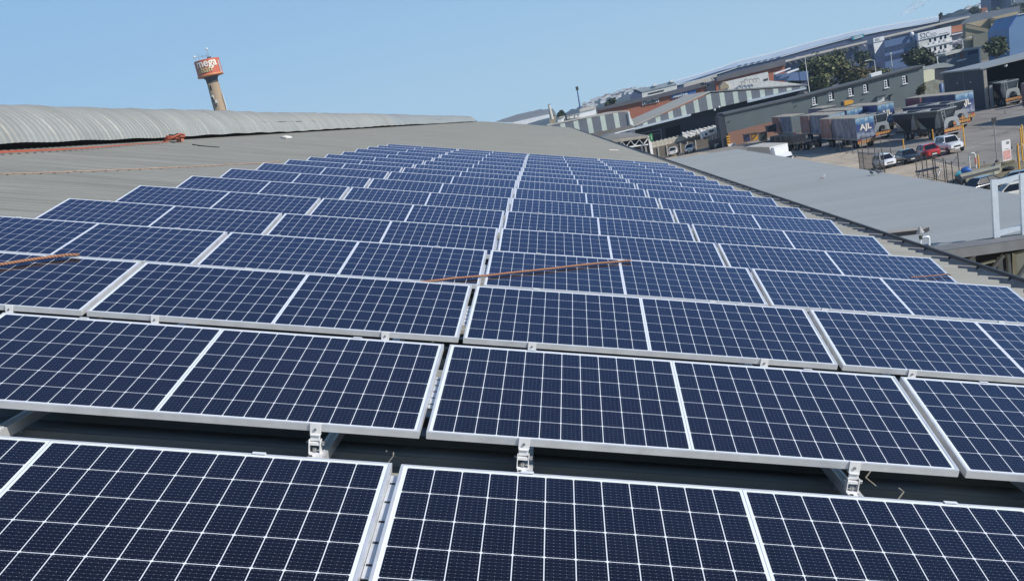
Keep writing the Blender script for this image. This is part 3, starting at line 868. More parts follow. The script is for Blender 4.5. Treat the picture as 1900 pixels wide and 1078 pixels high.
# ================================================================== the yard and the town behind
def slab(par, name, m, pts, Y, depth, dz=None):
    """solid with a front outline standing at distance Y, carried back by depth"""
    mb = MB(); mb.prism([P(x, y, Y) for x, y in pts], (0, depth, 0)); return mb.build(name, m, par, True)
def down(pts, Y):
    """close an outline of roof-line pixels down to the yard"""
    w = [P(x, y, Y) for x, y in pts]; return w + [Vector((w[-1].x, Y, GZ)), Vector((w[0].x, Y, GZ))]
def wallblock(par, name, m, pts, Y, depth):
    mb = MB(); mb.prism(down(pts, Y), (0, depth, 0)); return mb.build(name, m, par, True)
def building(name, label, px, py, Y, cat='building', group=None):
    p = P(px, py, Y); return thing(name, label, cat, (p.x, p.y, GZ), 0, group)
def proud(par, name, m, pts, Y, d=.12): return slab(par, name, m, pts, Y - d, d + .3)

# ---- striped gable sheds (pair) behind the yard
YB = 268.0
t = building('striped_shed', 'large shed whose striped translucent gable rises above a dark open wall', 1318, 230, YB)
BL, BA, BR = P(1177, 237, YB), P(1318, 174, YB), P(1497, 161, YB)
mb = MB(); mb.prism([BL, BR, BA], (0, .3, 0)); mb.build('striped_gable', M['strip_a'], t, True)
mb = MB()
for p0, p1 in ((BL, BA),):
    up = Vector((0, 0, .25)); back = Vector((0, 46, 0))
    mb.prism([p0 + up, p1 + up, p1 + up * 2, p0 + up * 2], back)
mb.build('roof', M['fibro'], t, True)
mb = MB(); mb.prism([BA + Vector((0, 0, .25)), BR + Vector((0, 0, .25)), BR + Vector((0, 0, .5)), BA + Vector((0, 0, .5))], (0, 46, 0)); mb.build('roof', M['grey_roof'], t, True)
mb = MB(); mb.prism([(BL.x, YB + 3.2, BL.z - .1), (BR.x, YB + 3.2, BR.z - .1), (BR.x, YB + 3.2, GZ), (BL.x, YB + 3.2, GZ)], (0, .3, 0)); mb.build('dark_wall', M['navy_dark'], t, True)
mb = MB(); d_ = (BR - BL)
mb.prism([BL + Vector((0, .3, .02)), BR + Vector((0, .3, .02)), BR + Vector((0, 3.6, .02)), BL + Vector((0, 3.6, .02))], (0, 0, -.12)); mb.build('eave_soffit', M['navy_dark'], t, True)
for x0, y0, x1, y1 in ((1177, 237.5, 1282, 212), (1387, 187, 1496, 162.5)):
    mb = MB(); mb.prism([P(x0, y0 - .2, YB - .5), P(x1, y1 - .2, YB - .5), P(x1, y1 + 3.2, YB - .5), P(x0, y0 + 4.2, YB - .5)], (0, .45, 0)); mb.build('white_gutter', M['galv'], t, True)
slab(t, 'door_opening', M['black'], [(1235, 239), (1262, 232.5), (1263, 249), (1236, 255)], YB + 3.0, .15)
for k in range(2): slab(t, 'ledge', M['steel_grey'], [(1190, 247 + 6 * k), (1226, 240 + 6 * k), (1226, 240.9 + 6 * k), (1190, 247.9 + 6 * k)], YB + 2.9, .15)
slab(t, 'ledge_post', M['steel_grey'], [(1226, 240), (1227, 240), (1228, 262), (1227, 262)], YB + 2.9, .15)
for x, y in ((1326, 204), (1334.5, 199)):
    mb = MB(); c = P(x, y, YB - .2); mb.lathe([(.05, -.25), (.26, -.1), (.26, .1), (.05, .2)], 8, 0, c); mb.build('flood_lamp', M['lamp'], t, True)
for c0, c1 in ((1238, 1290), (1250, 1300)): pass
A_ = building('striped_shed', 'smaller striped gable shed left of the dark open wall', 1090, 230, 262)
YA = 262.0
pl = [(1000, 243), (1020, 233.5), (1075, 222), (1145, 209.5), (1166, 208.5), (1177, 232), (1100, 250), (1080, 262), (1000, 262)]
slab(A_, 'striped_gable', M['strip_a'], pl, YA, .3)
mb = MB(); q0, q1, q2 = P(1016, 235, YA), P(1147, 208.6, YA), P(1167, 207.6, YA)
mb.prism([q0, q1, q1 + Vector((0, 0, .25)), q0 + Vector((0, 0, .25))], (0, 40, 0)); mb.prism([q1 + Vector((.002, 0, 0)), q2, q2 + Vector((0, 0, .25)), q1 + Vector((.002, 0, .25))], (0, 40, 0)); mb.build('roof', M['fibro'], A_, True)
slab(A_, 'white_flashing', M['wtrim'], [(1165.5, 208), (1168, 207.6), (1171.5, 229), (1177, 235), (1174, 235.5), (1169, 230)], YA - .35, .3)
slab(A_, 'canopy_roof', mat('brown_grey_roof', (.17, .16, .15), .8, 0, .15, .4), [(1094, 248.5), (1173, 232.5), (1179, 238), (1120, 250), (1105, 255)], YA - 6, 1.2)
slab(A_, 'canopy_edge', M['wtrim'], [(1140, 247), (1178, 237.5), (1178, 239.5), (1141, 249)], YA - 6.5, .4)
slab(A_, 'wall', M['slate'], [(1000, 262), (1080, 262), (1120, 252), (1177, 239), (1190, 300), (1000, 320)], YA + .35, .3)

# ---- canopy with roof truss at the far end of the warehouse
YT = 172.0
t = building('truss_canopy', 'flat grey canopy on white columns with an open roof truss', 1160, 260, YT)
slab(t, 'roof', M['grey_roof'], [(1112, 259), (1130, 250.2), (1176, 247.5), (1202, 251.5), (1200, 254.5), (1125, 263)], YT, 7)
slab(t, 'fascia', M['gutter'], [(1118, 262.5), (1203, 251.2), (1204, 255), (1122, 266)], YT - .4, .35)
slab(t, 'dark_back', M['black'], [(1120, 265), (1203, 254), (1212, 300), (1120, 300)], YT + 1.2, .2)
def pbar(par, nm, m_, q0, q1, w, Y, dy=.12):
    a0, a1 = P(*q0, Y), P(*q1, Y); d = a1 - a0; nrm = Vector((-d.z, 0, d.x)).normalized() * w / 2
    mb = MB(); mb.prism([a0 - nrm, a1 - nrm, a1 + nrm, a0 + nrm], (0, dy, 0)); return mb.build(nm, m_, par, True)
pbar(t, 'top_chord', M['wtrim'], (1130, 265.5), (1202, 255.5), .16, YT); pbar(t, 'bottom_chord', M['wtrim'], (1140, 276.5), (1203, 268.5), .16, YT)
for i in range(8):
    x = 1138 + i * 8
    pbar(t, 'truss_web', M['wtrim'], (x, 264.5 - i * .95 + (10.5 if i % 2 else 0)), (x + 8, 264.5 - i * .95 + (0 if i % 2 else 10)), .13, YT + .05)
for x, y in ((1174, 271), (1190, 269), (1197, 268)): pbar(t, 'column', M['steel_grey'], (x, y), (x + 5, y + 30), .26, YT + .1)
pbar(t, 'column', M['wtrim'], (1204.5, 253), (1211.5, 296), .36, YT - .6)
sg = building('green_sign', 'small green rounded sign board beside the white canopy column', 1207, 256, YT - 1, 'sign')
slab(sg, 'board', M['green_sign'], [(1204.2, 250.6), (1208.5, 247.9), (1210.6, 248.6), (1212, 261), (1206.4, 263.2)], YT - 1.2, .2)
slab(sg, 'marking', M['wtrim'], [(1207.6, 252), (1208.3, 251.8), (1209.2, 259), (1208.5, 259.2)], YT - 1.25, .05)
pbar(sg, 'bracket', M['steel_grey'], (1203, 257), (1206, 256.5), .15, YT - 1)

# ---- slatted stall, bags and tarps in front of the dark wall
YS = 266.0
t = building('slatted_fence', 'weathered slatted timber screen behind the parked white pickups', 1240, 270, YS, 'fence')
slab(t, 'slats', M['slats'], [(1206, 277), (1305, 252), (1317, 262), (1317, 272), (1214, 296)], YS, .25)
for x in (1221, 1237, 1262, 1275, 1290): pbar(t, 'post', M['beige'], (x, 274 - (x - 1221) * .22), (x + 2, 293 - (x - 1221) * .22), .22, YS - .2)
rr = random.Random(5); rgp = 'cream bags stacked along the slatted screen'
for i in range(13):
    x = 1208 + i * 7.6; y = 263.5 - (x - 1208) * .232
    t2 = thing('bulk_bag', 'cream bulk bag in the long stack above the slatted screen', 'bag', P(x + 4, y + 9, YS + .5), 0, rgp)
    a0, a1 = P(x, y + 2.5, YS + .4), P(x + 7.55, y + 1, YS + .4); h = 1.12
    mb = MB(); mb.box(a0.x, a1.x, YS + .35, YS + 1.6, a0.z - h, a0.z + .1 * rr.random()); mb.build('sack', M['bag'], t2, True, bevel=.06)
    mb = MB(); m0 = (a0.x + a1.x) / 2; mb.tube([(m0 - .3, YS + .9, a0.z), (m0 - .2, YS + .9, a0.z + .22), (m0 + .2, YS + .9, a0.z + .22), (m0 + .3, YS + .9, a0.z)], .05, 5); mb.build('lifting_strap', M['offwhite'], t2, True)
t = building('white_tarp', 'crumpled white tarp heaped over stock at the foot of the dark wall', 1300, 250, YS, 'tarp')
mb = MB(); nx, ny = 30, 7; vs = []; rr = random.Random(9)
for j in range(ny):
    for i in range(nx):
        x = 1266 + (1336 - 1266) * i / (nx - 1); top = 248.5 - (x - 1266) * .222
        p = P(x, top, YS - .6); e_ = math.sin(i * 1.9) * .14 + rr.random() * .25
        drop = j / (ny - 1)
        vs.append((p.x, YS + 1.2 - 2.0 * min(1, drop * 2.2) - rr.random() * .15, p.z + e_ - max(0, drop - .45) * (1.6 + rr.random() * .5)))
fs = [(j * nx + i, j * nx + i + 1, (j + 1) * nx + i + 1, (j + 1) * nx + i) for j in range(ny - 1) for i in range(nx - 1)]
mb.add(vs, fs); mb.build('sheet', M['tarp_white'], t, True)
t = building('forklift', 'dark yard forklift with a tall mast parked by the grey pillar', 1326, 262, 252, 'forklift')
for x in (1321, 1328, 1333): pbar(t, 'mast', M['steel_grey'], (x, 246 - (x - 1321) * .2), (x + 2, 272 - (x - 1321) * .2), .22, 252)
slab(t, 'body', M['steel_dark'], [(1316, 262), (1334, 258), (1337, 274), (1319, 277)], 251.6, 2.2)
slab(t, 'counterweight', M['tip_grey'], [(1325, 268), (1334, 266), (1335, 272), (1326, 274)], 251.2, .4)
for x in (1321, 1333):
    mb = MB(); c = P(x, 275 - (x - 1321) * .22, 251.2); mb.tube([c, c + Vector((0, .4, 0))], .45, 10); mb.build('wheel', M['tyre'], t, True)
t = building('white_machine', 'white boxy machine with dark openings above the pallet stock', 1308, 243, 255, 'machine')
slab(t, 'housing', M['white'], [(1302, 246), (1331, 236), (1333, 246.5), (1305, 255)], 254.5, 1.5)
slab(t, 'hatch', M['ink'], [(1308, 247.5), (1312, 246.5), (1312.5, 251), (1309, 252)], 254.35, .3)
slab(t, 'hatch', M['ink'], [(1315, 243.5), (1324, 241), (1324, 244.5), (1316, 246.5)], 254.35, .3)
slab(t, 'drum_leg', M['white'], [(1299, 248), (1303, 247), (1304, 258), (1301, 259)], 254.2, .8)

# ---- green grey office block with the row of windows
YC = 250.0
t = building('office_block', 'long green grey office block with white framed windows and brick base', 1530, 230, YC)
top = [(1343.5, 213.5), (1500, 178.5), (1712, 124)]
wallblock(t, 'wall', M['green_grey'], top, YC, 9)
mb = MB(); w = [P(x, y, YC) for x, y in top]
mb.prism([w[0] + Vector((-.2, -.35, .02)), w[1] + Vector((0, -.35, .02)), w[1] + Vector((0, -.35, .32)), w[0] + Vector((-.2, -.35, .32))], (0, 10, 0)); mb.prism([w[1] + Vector((.002, -.35, .02)), w[2] + Vector((.4, -.35, .02)), w[2] + Vector((.4, -.35, .32)), w[1] + Vector((.002, -.35, .32))], (0, 10, 0))
mb.build('roof', mat('office_roof_edge', (.10, .11, .115), .7, 0, .15, .3), t, True)
slab(t, 'roof_edge_trim', M['steel_dark'], [(1478, 182.5), (1713, 122.5), (1713, 124.6), (1478, 184.6)], YC - .5, .12)  # dark strip along the office roof edge
slab(t, 'brick_base', M['brick2'], [(1350.5, 246.5), (1466, 218), (1472, 262), (1357, 280)], YC - .08, .3)
slab(t, 'side_pier', M['navy_dark'], [(1332, 217), (1342.8, 213.8), (1352, 277), (1341, 276)], YC - .12, 5)
slab(t, 'plinth', M['white'], [(1351, 269), (1364, 265.5), (1366, 274), (1353, 278)], YC - .8, .6)
for k in range(4):
    yy = 253 + k * 4.6
    slab(t, 'hazard_block', M['yellow'], [(1347.8 + k * .5, yy), (1353.6 + k * .5, yy - 1.2), (1354 + k * .5, yy + 1.6), (1348.2 + k * .5, yy + 2.8)], YC - .5, .35)
for (x, y) in ((1506.5, 180.5), (1537.5, 172), (1574, 164), (1601.5, 157.5), (1640, 149), (1674, 141.5)):
    fr_ = slab(t, 'window', M['wtrim'], [(x, y + .8), (x + 5.4, y - .6), (x + 7.0, y + 13.8), (x + 1.4, y + 15.6)], YC - .06, .2)
    ff = slab(fr_, 'sill', M['wtrim'], [(x + .8, y + 15.2), (x + 10.4, y + 12.8), (x + 10.6, y + 14.2), (x + 1, y + 16.6)], YC - .25, .25)
    slab(fr_, 'open_pane', M['glass'], [(x + 5.5, y - .4), (x + 9.2, y - 1.4), (x + 10.4, y + 12.2), (x + 7.0, y + 13.4)], YC - .05, .2)
    for j in range(3):
        slab(fr_, 'pane', M['glass'], [(x + 1.5 + j * .4, y + 2.2 + j * 4.4), (x + 4.3 + j * .4, y + 1.5 + j * 4.4), (x + 4.6 + j * .4, y + 4.3 + j * 4.4), (x + 1.8 + j * .4, y + 5.0 + j * 4.4)], YC - .09, .1)
slab(t, 'door', M['offwhite'], [(1627, 180.5), (1640, 177.2), (1641.5, 188), (1628.5, 191)], YC - .06, .2)
slab(t, 'door_canopy', M['navy_dark'], [(1626, 180), (1643, 175.8), (1643.5, 178), (1626.5, 182)], YC - .6, .6)
slab(t, 'vent_hood', M['navy_dark'], [(1651, 176.5), (1658, 174.2), (1658, 175.6), (1651, 178)], YC - .5, .5)
pbar(t, 'downpipe', M['navy_dark'], (1651.2, 177), (1652, 186), .12, YC - .15)
for x, y in ((1350, 228), (1474, 199), (1597, 187)): pbar(t, 'cable_stub', M['navy_dark'], (x, y), (x + 5, y - 3.2), .16, YC - .12)
for x in (1529, 1615, 1657): pbar(t, 'panel_joint', M['navy_dark'], (x, 172.5 - (x - 1529) * .255), (x + .6, 177.5 - (x - 1529) * .255), .08, YC - .05)
slab(t, 'rooftop_unit', M['white'], [(1616, 137.5), (1636, 131.8), (1636.5, 138.5), (1617, 143.5)], YC + 3, 2)
# cream stair bay and odds beside the office
t = building('stair_bay', 'cream walled bay with grey frames at the right end of the office block', 1720, 150, 252)
slab(t, 'wall', mat('pale_cream', (.66, .66, .48), .7, 0, .06, .5), [(1713.5, 131), (1734, 129), (1734.5, 150), (1714.5, 156)], 252, 3)
slab(t, 'frame', M['col_grey'], [(1700, 130), (1713, 124), (1715, 170), (1712, 171), (1711, 134), (1702, 137)], 251, .6)
slab(t, 'roof', M['roof2'], [(1711, 127.5), (1752, 116.8), (1772, 121.5), (1766, 124.5), (1713, 129.6)], 253, 5)
slab(t, 'dark_side', M['navy_dark'], [(1735, 128.5), (1757, 125), (1757, 150), (1735, 150)], 253.2, 3)
slab(t, 'lower_wall', M['skip'], [(1703, 157), (1735, 148), (1750, 150), (1750, 180), (1704, 180)], 251.5, .8)
slab(t, 'window', M['glass'], [(1703, 139), (1711, 136.5), (1712, 151), (1704, 153)], 250.9, .3)
t = building('white_silo', 'two white upright tanks between the stair bay and open shed', 1748, 160, 246, 'tank')
for x, m_ in ((1747.5, M['office_blue']), (1754, M['white'])):
    c0, c1 = P(x, 172, 246), P(x - .6, 155, 246)
    mb = MB(); mb.lathe([(.42, 0), (.42, (c1 - c0).z * .92), (.2, (c1 - c0).z)], 12, 0, c0); mb.build('tank', m_, t, True)

# ---- open shed on the right
SX0, SX1, SY0, SY1, SZ = 68.6, 96.0, 193.6, 212.5, -6.16
t = thing('open_shed', 'open fronted dark shed with a pale flat roof on the right', 'building', (SX0, SY0, GZ))
mb = MB(); mb.prism([(SX0 - .4, SY0 - .5, SZ), (SX1, SY0 - .5, SZ + .5), (SX1, SY0 - .5, SZ + .28), (SX0 - .4, SY0 - .5, SZ - .22)], (0, SY1 - SY0 + 1, 0)); mb.build('roof', M['roof2'], t, True)
mb = MB(); mb.box(SX0, SX0 + .3, SY0, SY1, GZ, SZ - .24); mb.build('side_wall', M['navy_dark'], t, True)
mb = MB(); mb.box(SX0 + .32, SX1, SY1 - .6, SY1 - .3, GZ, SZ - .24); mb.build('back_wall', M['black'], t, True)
mb = MB(); mb.box(SX0 + .02, SX0 + .5, SY0 - .3, SY0 - .02, GZ, SZ - .24); mb.build('corner_column', M['gutter'], t, True)
mb = MB(); mb.box(SX0 + .55, SX0 + 1.0, SY0 - .9, SY0 - .45, GZ, GZ + 3.4); mb.build('column_guard', M['col_grey'], t, True)
mb = MB(); mb.box(SX0 - .1, SX0, SY0 + 8.5, SY0 + 8.65, GZ, SZ - .24); mb.build('downpipe', M['steel_grey'], t, True)
for yy in (5.2, 11.4):
    mb = MB(); mb.lathe([(.05, -.1), (.16, 0), (.1, .12)], 7, 0, (SX0 - .18, SY0 + yy, GZ + 4.2)); mb.build('wall_lamp', M['lamp'], t, True)
mb = MB(); mb.box(SX0 + 2.2, SX0 + 5.2, SY1 - 1.4, SY1 - .7, GZ + 2.4, GZ + 4.0); mb.build('inner_panel', M['white'], t, True)
mb = MB(); mb.lathe([(.05, -.25), (.25, -.1), (.25, .1)], 8, 0, (SX0 + 3.5, SY0 - .2, SZ - .45)); mb.build('flood_lamp', M['lamp'], t, True)

# ---- the long brick building with signs
YF = 400.0
t = building('brick_building', 'long red brick building with signboards under a dark roof edge', 1250, 180, YF)
slab(t, 'wall', M['brick'], [(1112, 205), (1240, 177.5), (1322, 157.5), (1322, 190), (1112, 240)], YF, 12)
slab(t, 'wall', M['brick'], [(1328, 150), (1456, 119.6), (1456, 160), (1330, 190)], YF + 6, 12)
slab(t, 'roof', mat('dark_roof_edge', (.10, .10, .115), .7, 0, .15, .2), [(1100, 203), (1160, 189), (1225, 174.5), (1310, 152), (1312, 160), (1240, 178.2), (1112, 206)], YF - 1, 14)
slab(t, 'roof', mat('dark_slate_roof', (.13, .13, .14), .7, 0, .15, .2), [(1330, 143), (1457, 110.5), (1458, 121), (1330, 152)], YF + 5, 14)
for i in range(6): pbar(t, 'roof_strut', M['beige'], (1304 + i * 3.4, 149.5 - i * .9), (1308 + i * 3.4, 154.5 - i * .9), .3, YF - 1.5)
slab(t, 'gatehouse', M['navy_dark'], [(1308, 157), (1326, 152), (1327, 170), (1312, 173)], YF - .5, 4)
def signboard(label, m_, quad, Y, txt, tm, bold=.02, width=None):
    c = sum((P(x, y, Y) for x, y in quad), Vector()) / 4
    s = thing('sign', label, 'sign', c)
    mb = MB(); mb.prism([P(x, y, Y) for x, y in quad], (0, .3, 0)); mb.build('board', m_, s, True)
    x = (P(*quad[1], Y) - P(*quad[0], Y)); 
    for body, fu, fv, hh, ww in txt:
        pc = P(*quad[0], Y) + x * fu + (P(*quad[3], Y) - P(*quad[0], Y)) * fv + Vector((0, -.06, 0))
        text_obj(body, hh, pc, x, Vector((0, 0, 1)), tm, s, world=True, bold=bold, width=ww, extrude=.03)
    return s
signboard('white signboard with dark lettering on the red brick wall', M['wtrim'], [(1191.3, 189), (1221.8, 182.2), (1222.8, 189.5), (1192.2, 196.2)], YF - .4, [('Chandlery', .5, .52, 1.5, 5.0)], M['ink'], .05)
s = signboard('long blue signboard with small white lettering on the brick wall', M['sign_blue'], [(1245.5, 176.3), (1291, 165.6), (1291.6, 173), (1246.4, 183.6)], YF - .4, [('MARITIME', .36, .70, .9, 4.6)], M['wtrim'], .04)
slab(s, 'emblem', M['wtrim'], [(1261.5, 176.5), (1264, 173.2), (1266, 172.6), (1263.6, 176.2)], YF - .45, .05)
t = building('cream_annex', 'small pale grey annex with rooftop plant before the brick wall', 1390, 160, 330)
slab(t, 'wall', M['offwhite'], [(1345, 152.5), (1425, 133.8), (1427, 150), (1500, 158), (1350, 175)], 330, 5)
slab(t, 'hut', M['tan'], [(1336, 160), (1343, 151), (1352, 158.5), (1353, 164), (1337, 167)], 329, 3)
slab(t, 'dark_window', M['steel_dark'], [(1417, 147.5), (1425, 145.5), (1425.5, 149), (1417.5, 151)], 329.9, .3)
for i, (x, y) in enumerate(((1376, 156), (1382, 152), (1391, 151.5), (1398, 151), (1404, 150))):
    mb = MB(); c = P(x, y + 3, 329); mb.tube([c, c + Vector((0, 0, .8)), c + Vector((.5, 0, 1.0)), c + Vector((.9, 0, .5))], .12, 6); mb.build('roof_duct', M['steel_grey'], t, True)
for q in ([(1438, 136), (1467, 126.2), (1467, 128.2), (1439, 138.5)], [(1461, 134.5), (1482, 127), (1482.5, 130), (1462, 137)], [(1434, 155.5), (1461, 152.8), (1461, 156.2), (1436, 158)]):
    slab(t, 'awning', M['wtrim'], q, 332, 3)
slab(t, 'dark_bay', M['office_blue'], [(1440, 138.5), (1500, 132), (1500, 150), (1440, 150)], 336, 3)

# ---- navy gabled house, grey shed, white hut, mast, crane
YN = 480.0
t = building('gabled_house', 'navy gabled house with a long pale grey roof beyond the brick building', 1180, 175, YN)
slab(t, 'gable', M['navy'], [(1170, 178.5), (1178.4, 166.3), (1190.3, 170), (1190.5, 182), (1171, 186)], YN, 2)
slab(t, 'roof', mat('pale_grey_roof', (.34, .39, .43), .5, .1, .1, .2), [(1177.6, 166.2), (1205, 161.5), (1228, 156), (1247.5, 150.5), (1256, 156.8), (1191, 171.6)], YN - .4, 14)
slab(t, 'wall', M['offwhite'], [(1190.6, 171.6), (1256, 156.8), (1256, 168), (1191.5, 182)], YN - .1, 5)
slab(t, 'window_band', M['ink'], [(1203, 173.5), (1232, 166.8), (1232, 169.2), (1204, 175.5)], YN - .3, .3)
for x, y in ((1211, 157.5), (1243, 150.3)):
    slab(t, 'roof_vent', M['wtrim'], [(x, y), (x + 7, y - 1.8), (x + 7.5, y + 1.6), (x + 1, y + 3)], YN - 1, 3)
t = building('grey_hall', 'long grey hall with a white side wall beyond the warehouse gable', 975, 215, 330)
slab(t, 'roof', mat('hall_roof', (.25, .28, .32), .6, 0, .1, .2), [(918, 226.5), (934, 221), (957, 213.6), (985, 207), (1016, 202.8), (1026, 202.2), (1031.5, 211), (1030, 214), (1019, 212.6), (955, 228)], 330, 16)
slab(t, 'wall', M['wtrim'], [(940, 230), (1019, 212.4), (1020, 217.5), (960, 236)], 329.8, 4)
slab(t, 'end_wall', M['tan'], [(1019.4, 213), (1031, 211.5), (1031.5, 240), (1020, 240)], 330.3, 6)
for x, y in ((958, 213.2), (992, 205.6)): slab(t, 'roof_monitor', M['grey_roof'], [(x, y), (x + 13, y - 3), (x + 14, y - 1), (x + 1, y + 2.5)], 332, 4)
t = building('chimney_pole', 'slender tan chimney standing at the end of the grey hall', 1021, 205, 322, 'chimney')
mb = MB(); mb.tube([P(1018.6, 195.5, 322), P(1024.6, 222, 322)], [.28, .5], 8); mb.build('stack', M['beige'], t, True)
mb = MB(); mb.tube([P(1016.6, 195.6, 322), P(1021.4, 193.8, 322)], .14, 6); mb.build('cap', M['steel_grey'], t, True)
t = building('white_hut', 'white flat roofed building with a pale grey roof band', 1090, 205, 300)
slab(t, 'wall', M['wtrim'], [(1076, 207.5), (1105.5, 201), (1108, 226), (1077, 226)], 300, 8)
slab(t, 'roof_band', M['beige'], [(1075.4, 202.8), (1104.6, 196.2), (1106, 201), (1076, 208)], 299.7, 9)
t = building('light_mast', 'tall thin floodlight mast behind the white flat roofed building', 1073, 180, 310, 'mast')
mb = MB(); mb.tube([P(1070.8, 166, 310), P(1077.4, 206, 310)], [.16, .26], 6); mb.build('pole', M['office_blue'], t, True)
mb = MB(); c = P(1070.6, 164.3, 310); mb.box(c.x - .32, c.x + .35, 309.6, 310.4, c.z - .45, c.z + .4); mb.build('lamp_head', M['steel_dark'], t, True)
rr = random.Random(21)
for i in range(12):
    x = 1026 + rr.random() * 52; y = 222 - (x - 1026) * .19 + rr.random() * 4 - 2
    w = 3 + rr.random() * 7; h = 1.2 + rr.random() * 2.6
    t2 = thing('plant_unit', 'small pale rooftop unit or hut among the clutter left of the white hut', 'hut', P(x, y + h, 290 + i), 0, 'pale huts beyond the striped shed')
    slab(t2, 'box', M[('offwhite', 'wtrim', 'beige')[i % 3]], [(x, y), (x + w, y - w * .22), (x + w + .3, y + 5), (x + .5, y + 6)], 290 + i, 3)
    slab(t2, 'lid', M[('grey_roof', 'beige', 'roof2')[i % 3]], [(x - .4, y - .7), (x + w + .4, y - w * .22 - .7), (x + w + .3, y - w * .22 + .2), (x - .3, y + .2)], 289.8 + i, 3.4)

# ---- the very long navy warehouse
YE = 540.0
t = building('long_warehouse', 'very long navy warehouse with a pale roof edge and canopies', 1500, 110, YE)
etop = [(1254, 158), (1302, 146.5), (1343, 130), (1369, 122.5), (1430, 109.5), (1500, 89.5), (1578, 68.5), (1640, 56), (1700, 46), (1744, 37.2), (1799, 26.5)]
wallblock(t, 'wall', M['navy'], [etop[0], etop[2], etop[4], etop[6], etop[8], etop[10]], YE, 60)
mb = MB()
ed = [(1254, 158, 151), (1300, 147, 138), (1343, 133, 124.5), (1369, 124.5, 114.5), (1430, 110.5, 100.5), (1500, 90.5, 80.5), (1578, 69.5, 61), (1640, 56.5, 49.2), (1700, 46.5, 39.4), (1742, 38.6, 32)]
for i in range(len(ed) - 1):
    x0, l0, h0 = ed[i]; x1, l1, h1 = ed[i + 1]
    e0 = Vector((.003 * i, 0, 0))
    mb.add([P(x0, l0, YE - .6) , P(x1, l1, YE - .6), P(x1, h1, YE + 34), P(x0, h0, YE + 34)], [(0, 1, 2, 3)])
    mb.add([P(x0, l0, YE - .6), P(x1, l1, YE - .6), P(x1, l1 + 1.6, YE - .6), P(x0, l0 + 1.6, YE - .6)], [(0, 1, 2, 3)])
mb.build('roof', M['eroof'], t, True)
mb = MB()
for i in range(len(ed) - 1):
    x0, l0, h0 = ed[i]; x1, l1, h1 = ed[i + 1]
    mb.prism([P(x0, h0 - .3, YE + 34.2), P(x1, h1 - .3, YE + 34.2), P(x1, h1 - 1.5, YE + 34.2), P(x0, h0 - 1.5, YE + 34.2)], (0, 1.2, 0))
mb.build('ridge_cap', M['wtrim'], t, True)
for i in range(7):
    x = 1369 + i * 12; slab(t, 'roof_window', M['office_blue'], [(x, 122 - i * 2.55), (x + 7, 120.5 - i * 2.55), (x + 7, 122.3 - i * 2.55), (x, 124 - i * 2.55)], YE - .9, .4)
slab(t, 'canopy', M['beige'], [(1425, 120.5), (1500, 101.5), (1609, 75.8), (1609, 79.2), (1500, 105.5), (1425, 124)], YE - 5, 4)
slab(t, 'canopy', M['beige'], [(1641, 67.5), (1700, 53.5), (1799, 30), (1799, 33), (1700, 57.2), (1641, 71)], YE - 5, 4)
slab(t, 'canopy', M['beige'], [(1269, 157), (1330, 139.5), (1331, 147.5), (1270, 164)], YE - 20, 4)
for i in range(15):
    x = 1452 + i * 10.6; y = 117 - i * 2.58; pbar(t, 'canopy_strut', M['beige'], (x, y), (x + 6, y + 5.4), .45, YE - 3)
pbar(t, 'canopy_strut', M['beige'], (1648, 70), (1655, 74.5), .45, YE - 3)
slab(t, 'far_hall', M['slate'], [(1744, 37.5), (1799, 28.5), (1840, 21), (1893, 11), (1893, 50), (1800, 70), (1745, 80)], YE - 1, 8)
s = signboard('small teal signboard high on the long navy warehouse wall', M['teal'], [(1579.5, 69.2), (1602.6, 62.8), (1603, 69.2), (1583, 75)], YE - .6, [], M['wtrim'])
for dy, x0, x1 in ((1.4, 1584, 1601), (4.0, 1586, 1600)): slab(s, 'lettering', M['wtrim'], [(x0, 68.2 + dy), (x1, 63.6 + dy), (x1, 64.8 + dy), (x0, 69.4 + dy)], YE - .75, .1)
slab(s, 'emblem', M['office_blue'], [(1578, 71), (1581, 67), (1583, 69), (1580.5, 72.6)], YE - .8, .15)

# ---- office with the white sign
YG = 450.0
t = building('white_office', 'white office block with small windows below a wide white sign', 1735, 85, YG)
slab(t, 'wall', M['white'], [(1703.4, 75), (1765, 61.2), (1768, 98), (1768, 130), (1705, 130)], YG, 12)
for r_ in range(2):
    for i, x in enumerate((1724, 1733.2, 1744, 1752.2)):
        y = 73 + 20 * r_ - (x - 1724) * .245 - (2 if r_ else 0)
        fr_ = slab(t, 'window', M['glass'], [(x, y), (x + 3.6, y - .9), (x + 4.2, y + 5.6), (x + .6, y + 6.6)], YG - .1, .2)
        slab(fr_, 'sill', M['wtrim'], [(x - .2, y + 6.9), (x + 4.6, y + 5.7), (x + 5, y + 10.2), (x + .3, y + 11.2)], YG - .35, .35)
slab(t, 'pilaster', M['offwhite'], [(1704, 77), (1723, 72.5), (1724.5, 84), (1705, 88)], YG - .12, .2)
slab(t, 'cornice', M['wtrim'], [(1704, 88.5), (1767.6, 74.4), (1768, 78), (1704.6, 92)], YG - .4, .4)
s = signboard('wide white sign with S2C in thin dark letters above the white office', M['wtrim'], [(1702.8, 62.4), (1765, 48.9), (1765.3, 61.6), (1703.8, 75.8)], YG - .5, [('S2C', .21, .53, 2.6, 3.4)], M['ink_grey'], .0)
for dy, x0, x1 in ((-3.6, 1726, 1737), (-.8, 1726, 1738.5), (1.8, 1727, 1736), (1.0, 1742, 1760)):
    slab(s, 'small_lettering', M['ink_grey'], [(x0, 66.3 + dy - (x0 - 1726) * .22), (x1, 66.3 + dy - (x1 - 1726) * .22), (x1, 67.1 + dy - (x1 - 1726) * .22), (x0, 67.1 + dy - (x0 - 1726) * .22)], YG - .56, .06)
t = building('glass_office', 'blue glazed office wing left of the white sign', 1670, 95, YG + 2)
